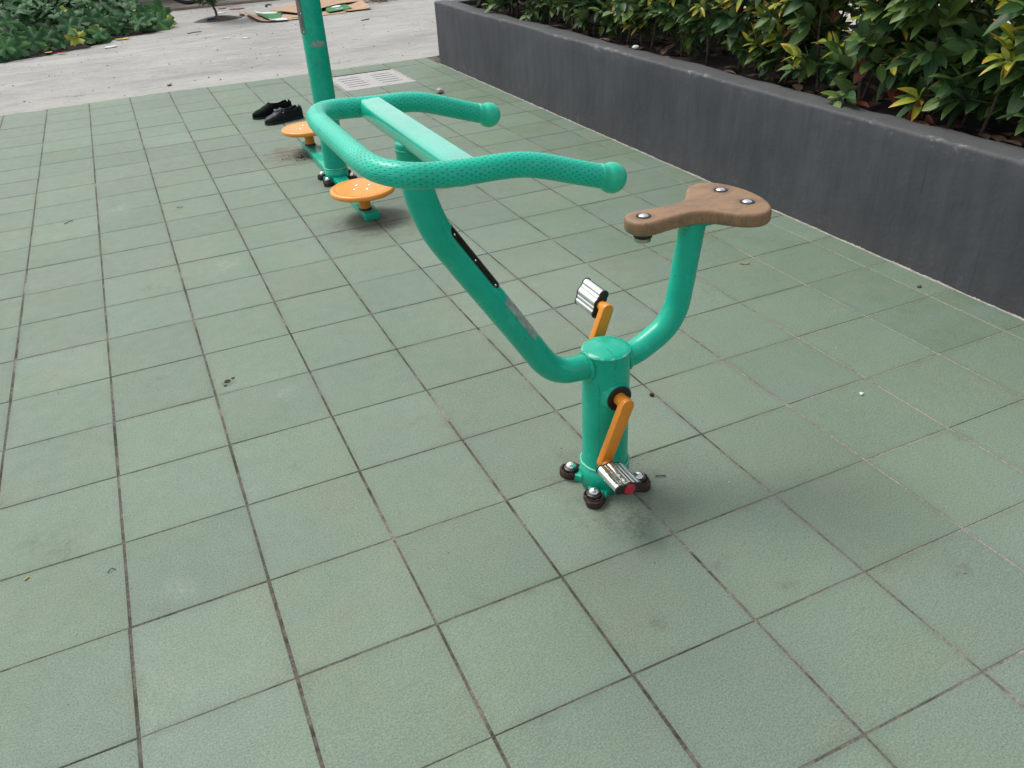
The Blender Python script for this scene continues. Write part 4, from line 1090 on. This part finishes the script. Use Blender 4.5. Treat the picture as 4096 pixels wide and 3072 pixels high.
# ================================================================ SHOES
def shoe(toe, heel, side, label, m_up, m_trim, tassel):
    toe, heel = Vector((*toe, 0)), Vector((*heel, 0)); d = heel - toe; Ln = d.length; an = math.atan2(d.y, d.x)
    rt_ = root('shoe', label, 'shoe', toe, an, 'pair of black slip-on shoes beside the twister')
    ns, nt = 30, 25; V, F = [], []
    def ip(t, tab):
        for (a, va), (b, vb) in zip(tab, tab[1:]):
            if t <= b:
                u_ = (t - a) / (b - a); u_ = u_ * u_ * (3 - 2 * u_); return va + (vb - va) * u_
        return tab[-1][1]
    wt = [(0, .006), (.04, .028), (.13, .042), (.32, .048), (.5, .040), (.68, .034), (.85, .036), (.95, .033), (1, .022)]
    ht = [(0, .026), (.04, .042), (.18, .056), (.38, .076), (.46, .094), (.55, .080), (.72, .076), (.9, .086), (.97, .088), (1, .078)]
    for i in range(ns + 1):
        s = i / ns; w, h = ip(s, wt), ip(s, ht); op = max(0, min(1, (s - .47) / .04)) * max(0, min(1, (.95 - s) / .02))
        for j in range(nt + 1):
            t = -1 + 2 * j / nt; at = abs(t)
            sg = 1 if t >= 0 else -1
            if op > .5:
                if at > .70: u_ = (1 - at) / .30; y = w * (1 - .16 * u_ ** 2); z = .012 + (h - .012) * math.sin(u_ * math.pi / 2)
                elif at > .62: y = w * .80; z = h - .002 - (.70 - at) * .1
                elif at > .45: u_ = (at - .45) / .17; y = w * (.68 + .09 * u_); z = .022 + (h - .03) * u_
                else: y = w * at * 1.5; z = .022
            else:
                ang = (1 - at) * math.pi / 2; y = w * math.cos(ang) ** .75 if ang < math.pi / 2 - 1e-6 else 0; z = .012 + (h - .012) * math.sin(ang) ** .8
            V.append(Vector((s * Ln, sg * y, z)))
    for i in range(ns):
        for j in range(nt): a = i * (nt + 1) + j; F.append((a, a + 1, a + nt + 2, a + nt + 1))
    F.append(tuple(range(nt + 1))); F.append(tuple(range(ns * (nt + 1), (ns + 1) * (nt + 1)))[::-1])
    part('upper', (V, F), m_up, rt_, True, False)
    poly = [(ip(0, wt) * 0 - .003, 0)] + [(s * Ln * 1.0, -(ip(s, wt) + .003)) for s in [k / 24 for k in range(0, 25)]] + [(Ln + .004, 0)] + [(s * Ln, ip(s, wt) + .003) for s in [k / 24 for k in range(24, -1, -1)]]
    part('sole', extrude(poly, .0, .014, .003, 2), m_black, rt_, True, True)
    # vamp strap, apron seam
    st = [Vector((.44 * Ln + .012 * math.cos(a), .041 * math.sin(a), .020 + .066 * abs(math.cos(a)) ** .8)) for a in [R(k) for k in range(-80, 81, 16)]]
    part('strap', tube(st, 0, 0, True, up=(1, 0, 0), prof=[(-.014, -.0015), (-.014, .0015), (.014, .0015), (.014, -.0015)])[:2], m_trim, rt_, True, True)
    ap = [Vector((x * Ln, y, z)) for x, y, z in ((.40, -.026, .066), (.25, -.027, .052), (.12, -.022, .043), (.05, -.008, .038), (.05, .008, .038), (.12, .022, .043), (.25, .027, .052), (.40, .026, .066))]
    part('seam', tube(catmull(ap, 4), .0016, 6)[:2], m_trim, rt_, True, False)
    if tassel:
        for s_ in (-1, 1): part('tassel', xf(boxvf((-.03, -.008, 0), (0, .008, .004), .001), Matrix.Translation((.41 * Ln, s_ * .010, .0815)) @ Matrix.Rotation(-.32, 4, 'Y') @ Matrix.Rotation(.3 * s_, 4, 'Z')), m_trim, rt_)
        part('buckle', xf(boxvf((-.006, -.008, 0), (.006, .008, .002)), Matrix.Translation((.45 * Ln, -.030 * 1, .068)) @ Matrix.Rotation(.7, 4, 'X')), m_steel, rt_)
    else:
        part('side_tag', xf(boxvf((-.008, -.001, -.005), (.008, .001, .005)), Matrix.Translation((.52 * Ln, -.0415, .045))), m_paper, rt_)
m_sh1 = flat('black_knit', (.004, .004, .005), .85, 0, .3, 120, .5, spec=.15)
m_sh2 = flat('dark_leather', (.006, .011, .011), .5, 0, .3, 60, .3, spec=.25)
m_sh3 = flat('dark_leather_trim', (.011, .019, .019), .5, 0, .2, 60, .2, spec=.25)
shoe((1.040, 4.560), (1.325, 4.620), 1, 'black fabric slip-on shoe with a small white tag, the rear one', m_sh1, m_sh1, False)
shoe((1.085, 4.335), (1.352, 4.415), 1, 'dark leather loafer with bow and buckle, nearer of the two shoes', m_sh2, m_sh3, True)

# ================================================================ LITTER
def litter(name, label, cat, p, poly, th, mat, rz=0, bend=.3, z=.0015, group=None):
    """small curled flake; poly in metres"""
    bm = bmesh.new(); f = bm.faces.new([bm.verts.new((x, y, 0)) for x, y in poly]); bmesh.ops.triangulate(bm, faces=[f])
    bmesh.ops.subdivide_edges(bm, edges=bm.edges[:], cuts=1)
    r = bmesh.ops.extrude_face_region(bm, geom=bm.faces[:]); ups = {v for v in r['geom'] if isinstance(v, bmesh.types.BMVert)}
    for v in bm.verts: v.co.z = (th if v in ups else 0) + bend * .5 * (v.co.x ** 2 + .6 * v.co.y ** 2) / max(abs(q[0]) for q in poly)
    bmesh.ops.recalc_face_normals(bm, faces=bm.faces[:])
    me = bpy.data.meshes.new(name); bm.to_mesh(me); bm.free(); me.materials.append(mat)
    me.polygons.foreach_set('use_smooth', [True] * len(me.polygons))
    o = put(name, me, None, (p[0], p[1], z)); o.rotation_euler.z = rz; return tag(o, label, cat, group)
def leafpoly(L_, W_): return [(-L_ / 2, 0), (-L_ / 4, -W_ / 2 * .9), (L_ / 6, -W_ / 2), (L_ / 2, 0), (L_ / 6, W_ / 2), (-L_ / 4, W_ / 2 * .9)]
litter('dry_leaf', 'small tan dry leaf on the tiles between the saddle and the wall', 'leaf', (2.329, .862), leafpoly(.045, .014), .001, flat('tan_leaf', (.30, .20, .11), .8, 0, .3, 60), -.5, .4)
litter('dry_leaf', 'reddish brown leaf scrap on the last joint before the grey wall', 'leaf', (2.727, .375), leafpoly(.022, .014), .001, m_brown, .2, .6)
litter('dry_leaf', 'tiny folded brown leaf on the concrete near the tile edge, left side', 'leaf', (.628, 6.197), leafpoly(.06, .035), .002, m_brown, .9, 1.0, .006)
litter('dry_leaf', 'curled dark leaf on the concrete below the box pile, right of the pole', 'leaf', (3.042, 8.681), leafpoly(.16, .05), .002, m_dark, .5, .15, .008)
litter('fallen_leaf', 'yellow fallen leaf lying at the vine edge on the concrete', 'leaf', (.402, 9.324), leafpoly(.17, .09), .004, m_yellow, .05, .25, .012)
litter('fallen_leaf', 'small yellow leaf at the foot of the vine near the left edge', 'leaf', (-.344, 8.80), leafpoly(.09, .07), .003, m_yellow, .7, .2, .03)
litter('fallen_leaf', 'red dead leaf beside the small yellow leaf under the vine', 'leaf', (-.22, 8.74), leafpoly(.11, .05), .003, m_cred, .2, .2, .02)
litter('red_leaf', 'short reddish leaf on the concrete behind the sapling, left of two', 'leaf', (1.772, 11.317), leafpoly(.12, .10), .003, m_leafR, .2, .1, .008)
litter('red_leaf', 'long reddish leaf on the concrete behind the sapling, right of two', 'leaf', (1.935, 11.098), leafpoly(.22, .12), .003, m_leafR, -.3, .1, .008)
litter('paper_scrap', 'white paper scrap lying just behind the sapling trunk', 'paper scrap', (1.684, 10.852), [(-.06, -.04), (.05, -.05), (.08, .02), (-.03, .05)], .002, m_paper, 0, .1, .008)
litter('paper_scrap', 'long thin white strip lying along the far kerb', 'paper scrap', (1.80, 11.55), [(-.16, -.02), (.15, -.03), (.16, .01), (-.14, .03)], .002, m_paper, .3, .02, .008)
litter('paper_scrap', 'white paper piece on the concrete under the vine leaves', 'paper scrap', (.248, 8.827), [(-.07, -.03), (.05, -.045), (.09, .02), (-.02, .05)], .003, m_paper, .3, .15, .010)
litter('paper_scrap', 'left of two white scraps in the middle of the concrete', 'paper scrap', (1.435, 8.513), [(-.035, -.02), (.03, -.02), (.04, .015), (-.02, .02)], .002, m_paper, .1, .2, .008)
litter('paper_scrap', 'right of two white scraps in the middle of the concrete', 'paper scrap', (1.61, 8.353), [(-.045, -.02), (.03, -.03), (.055, .01), (-.02, .03)], .002, m_paper, -.2, .2, .008)
litter('candy_wrapper', 'blue wrapper lying in the soil pit under the sapling', 'wrapper', (1.46, 10.08), [(-.06, -.03), (.06, -.02), (.07, .02), (-.05, .03)], .003, m_blue, .1, .1, .045)
def pebble(name, label, cat, p, r, mat, z=0, sq_=.6, group=None, seed=0):
    bm = bmesh.new(); bmesh.ops.create_icosphere(bm, subdivisions=2, radius=r)
    for v in bm.verts:
        v.co *= 1 + .35 * noise.noise(v.co / r * 1.1 + Vector((seed, 0, 0))); v.co.z *= sq_
    mz = min(v.co.z for v in bm.verts)
    for v in bm.verts: v.co.z -= mz
    me = bpy.data.meshes.new(name); bm.to_mesh(me); bm.free(); me.materials.append(mat)
    return tag(put(name, me, None, (p[0], p[1], z)), label, cat, group)
pebble('stone_chip', 'whitish crumb of plaster on the tiles beyond the far handle grip', 'stone', (2.408, 4.498), .028, m_drain, 0, .7, None, 3)
pebble('pebble', 'small black pebble on the tiles below the saddle nose', 'pebble', (2.106, 1.292), .008, m_dark, 0, .8, None, 5)
pebble('pebble', 'small dark pebble on a joint right of the bike post', 'pebble', (1.486, .232), .007, m_dark, 0, .7, None, 6)
pebble('stone_chip', 'white chip lying on the planter wall top under the hedge', 'stone', (2.938, 2.660), .018, m_paper, .492, .5, None, 8)
pebble('pebble', 'pale crumb on the tiles right of the bike, in front of the wall', 'pebble', (2.022, -.06), .006, m_paper, 0, .6, None, 9)
for k, (x, y) in enumerate([(.347, .974), (.366, .985), (.337, .948)]):
    pebble('dirt_spot', ('largest, middle one of three black specks on a tile left of the down tube', 'farthest of three black specks on a tile left of the down tube', 'nearest of three black specks on a tile left of the down tube')[k], 'dirt', (x, y), (.010, .006, .006)[k], m_dark, -.0015, .25, 'three black specks on one tile', 11 + k)
def stick(label, pts_, r, mat, cat='twig', name='twig'):
    P0 = Vector(pts_[0]); v_, f_, _ = tube(catmull([Vector(p) - P0 for p in pts_], 4), r, 6)
    return tag(put(name, mesh(name, v_, f_, mat), None, P0), label, cat)
stick('short black twig on the tile right of the bike base', [(1.282, -.098, .002), (1.294, -.104, .003), (1.306, -.109, .002)], .0013, m_dark)
stick('short dark twig on the tiles at the left, among the far rows', [(-.155, 2.945, .003), (-.129, 2.97, .004), (-.115, 2.975, .003)], .0015, m_dark)
stick('small forked dark scrap on the tiles left of the twister', [(.370, 2.885, .003), (.386, 2.87, .006), (.40, 2.875, .003)], .0014, m_dark)
stick('tiny black sprig on the tile near the lower left corner', [(-.040, .205, .002), (-.030, .214, .004), (-.022, .208, .002)], .0009, m_dark)
stick('tiny straw flake on the lower left tile', [(-.219, .272, .002), (-.210, .280, .003)], .0018, m_yellow)
stick('long thin stick on the concrete between vine and sapling', [(1.09, 9.20, .010), (1.17, 9.235, .012), (1.25, 9.25, .010)], .004, m_dark)
stick('black curved piece of hose on the far concrete', [(2.312, 10.942, .012), (2.315, 11.06, .013), (2.363, 11.15, .014), (2.40, 11.10, .012)], .011, m_black, 'hose', 'hose_piece')
# pile of dry leaves at the far right behind the boxes, crumbs, dead leaves under the hedge
rr = random.Random(9); V, F = [], []
for k in range(420):
    x, y = rr.gauss(3.72, .13), rr.gauss(10.32, .12)
    mt = Matrix.Translation((x, y, .012 + rr.random() * .035)) @ Matrix.Rotation(rr.uniform(0, 6.28), 4, 'Z') @ Matrix.Rotation(rr.uniform(-.5, .5), 4, 'X')
    o_ = len(V); V += [mt @ Vector((a * .5, b * .5, 0)) for a, b in leafpoly(.07, .035)]; F.append(tuple(range(o_, o_ + 6)))
tag(put('leaf_litter', mesh('leaf_litter', V, F, m_brown, False)), 'heap of dry brown leaf litter right of the flattened boxes', 'leaf litter', None, 'stuff')
V, F = [], []
def crumb(x, y, r, z=0):
    o_ = len(V); V.extend([Vector((x + r, y, z)), Vector((x - .5 * r, y + .8 * r, z)), Vector((x - .6 * r, y - .7 * r, z)), Vector((x, y, z + r * .8))]); F.extend([(o_, o_ + 1, o_ + 3), (o_ + 1, o_ + 2, o_ + 3), (o_ + 2, o_, o_ + 3)])
for k in range(200): crumb(rr.uniform(-1.5, 2.8), rr.uniform(-1.2, 5.9), rr.uniform(.0008, .0026))
for k in range(60): a = rr.uniform(0, 6.28); d = rr.uniform(.10, .2); crumb(BX + d * math.cos(a), BY + d * math.sin(a), rr.uniform(.0008, .002))
for k in range(70): a = rr.uniform(0, 6.28); d = abs(rr.gauss(0, .07)); crumb(1.115 + d * math.cos(a), 3.42 + d * math.sin(a), rr.uniform(.002, .006))
for k in range(260): crumb(rr.uniform(-1.5, 4), rr.uniform(6.0, 11.5), rr.uniform(.003, .011), .006)
tag(put('grit', mesh('grit', V, F, m_dark, False)), 'scattered dark grit and crumbs over tiles and concrete', 'grit', None, 'stuff')
V, F = [], []
for k in range(60): crumb(rr.uniform(-1.5, 2.8), rr.uniform(-1.2, 5.9), rr.uniform(.0008, .0022))
for k in range(50): crumb(rr.uniform(-1.5, 4), rr.uniform(6.0, 11.5), rr.uniform(.004, .012), .006)
tag(put('pale_grit', mesh('pale_grit', V, F, m_paper, False)), 'scattered pale crumbs over tiles and concrete', 'grit', None, 'stuff')
for k, (x, y, z, az, tl, lb) in enumerate([(3.00, 1.00, .478, 1.9, -.15, 'curled dead red leaf lying flat on the soil at the wall edge'), (3.03, .90, .50, 1.2, -.9, 'upright dead red leaf leaning on stems above the soil'),
        (3.02, .76, .56, 2.0, 1.2, 'dark red leaf hanging lowest in the dark gap of the hedge'), (3.00, .68, .482, .9, .1, 'dead red leaf on the soil nearest the right shrub'), (3.04, 1.10, .66, 1.5, 1.3, 'hanging red leaf beside the pale double stem')]):
    o = put('dead_leaf', LM['R'][k], None, (x, y, z)); o.rotation_euler = (.3 * k, tl, az); o.scale = (1.45,) * 3
    tag(o, lb, 'leaf', 'dead red leaves under the hedge')
V, F, U = [], [], []
for k in range(500):
    me = LM['R'][k % 7]; mt = Matrix.Translation((rr.uniform(3.0, 3.9), rr.uniform(-.5, 5.3), .463)) @ Matrix.Rotation(rr.uniform(0, 6.28), 4, 'Z') @ Matrix.Rotation(rr.uniform(-.4, .4), 4, 'Y')
    o_ = len(V); V += [mt @ v.co for v in me.vertices]; F += [tuple(i + o_ for i in q.vertices) for q in me.polygons]
    uvl = [None] * len(me.vertices)
    for lp in me.loops: uvl[lp.vertex_index] = tuple(me.uv_layers[0].data[lp.index].uv)
    U += uvl
tag(put('fallen_leaves', mesh('fallen_leaves', V, F, m_brown, True, U)), 'brown fallen leaves covering the soil under the hedge', 'leaf litter', None, 'stuff')
for m_ in list(bpy.data.materials):
    if m_.users == 0: bpy.data.materials.remove(m_)
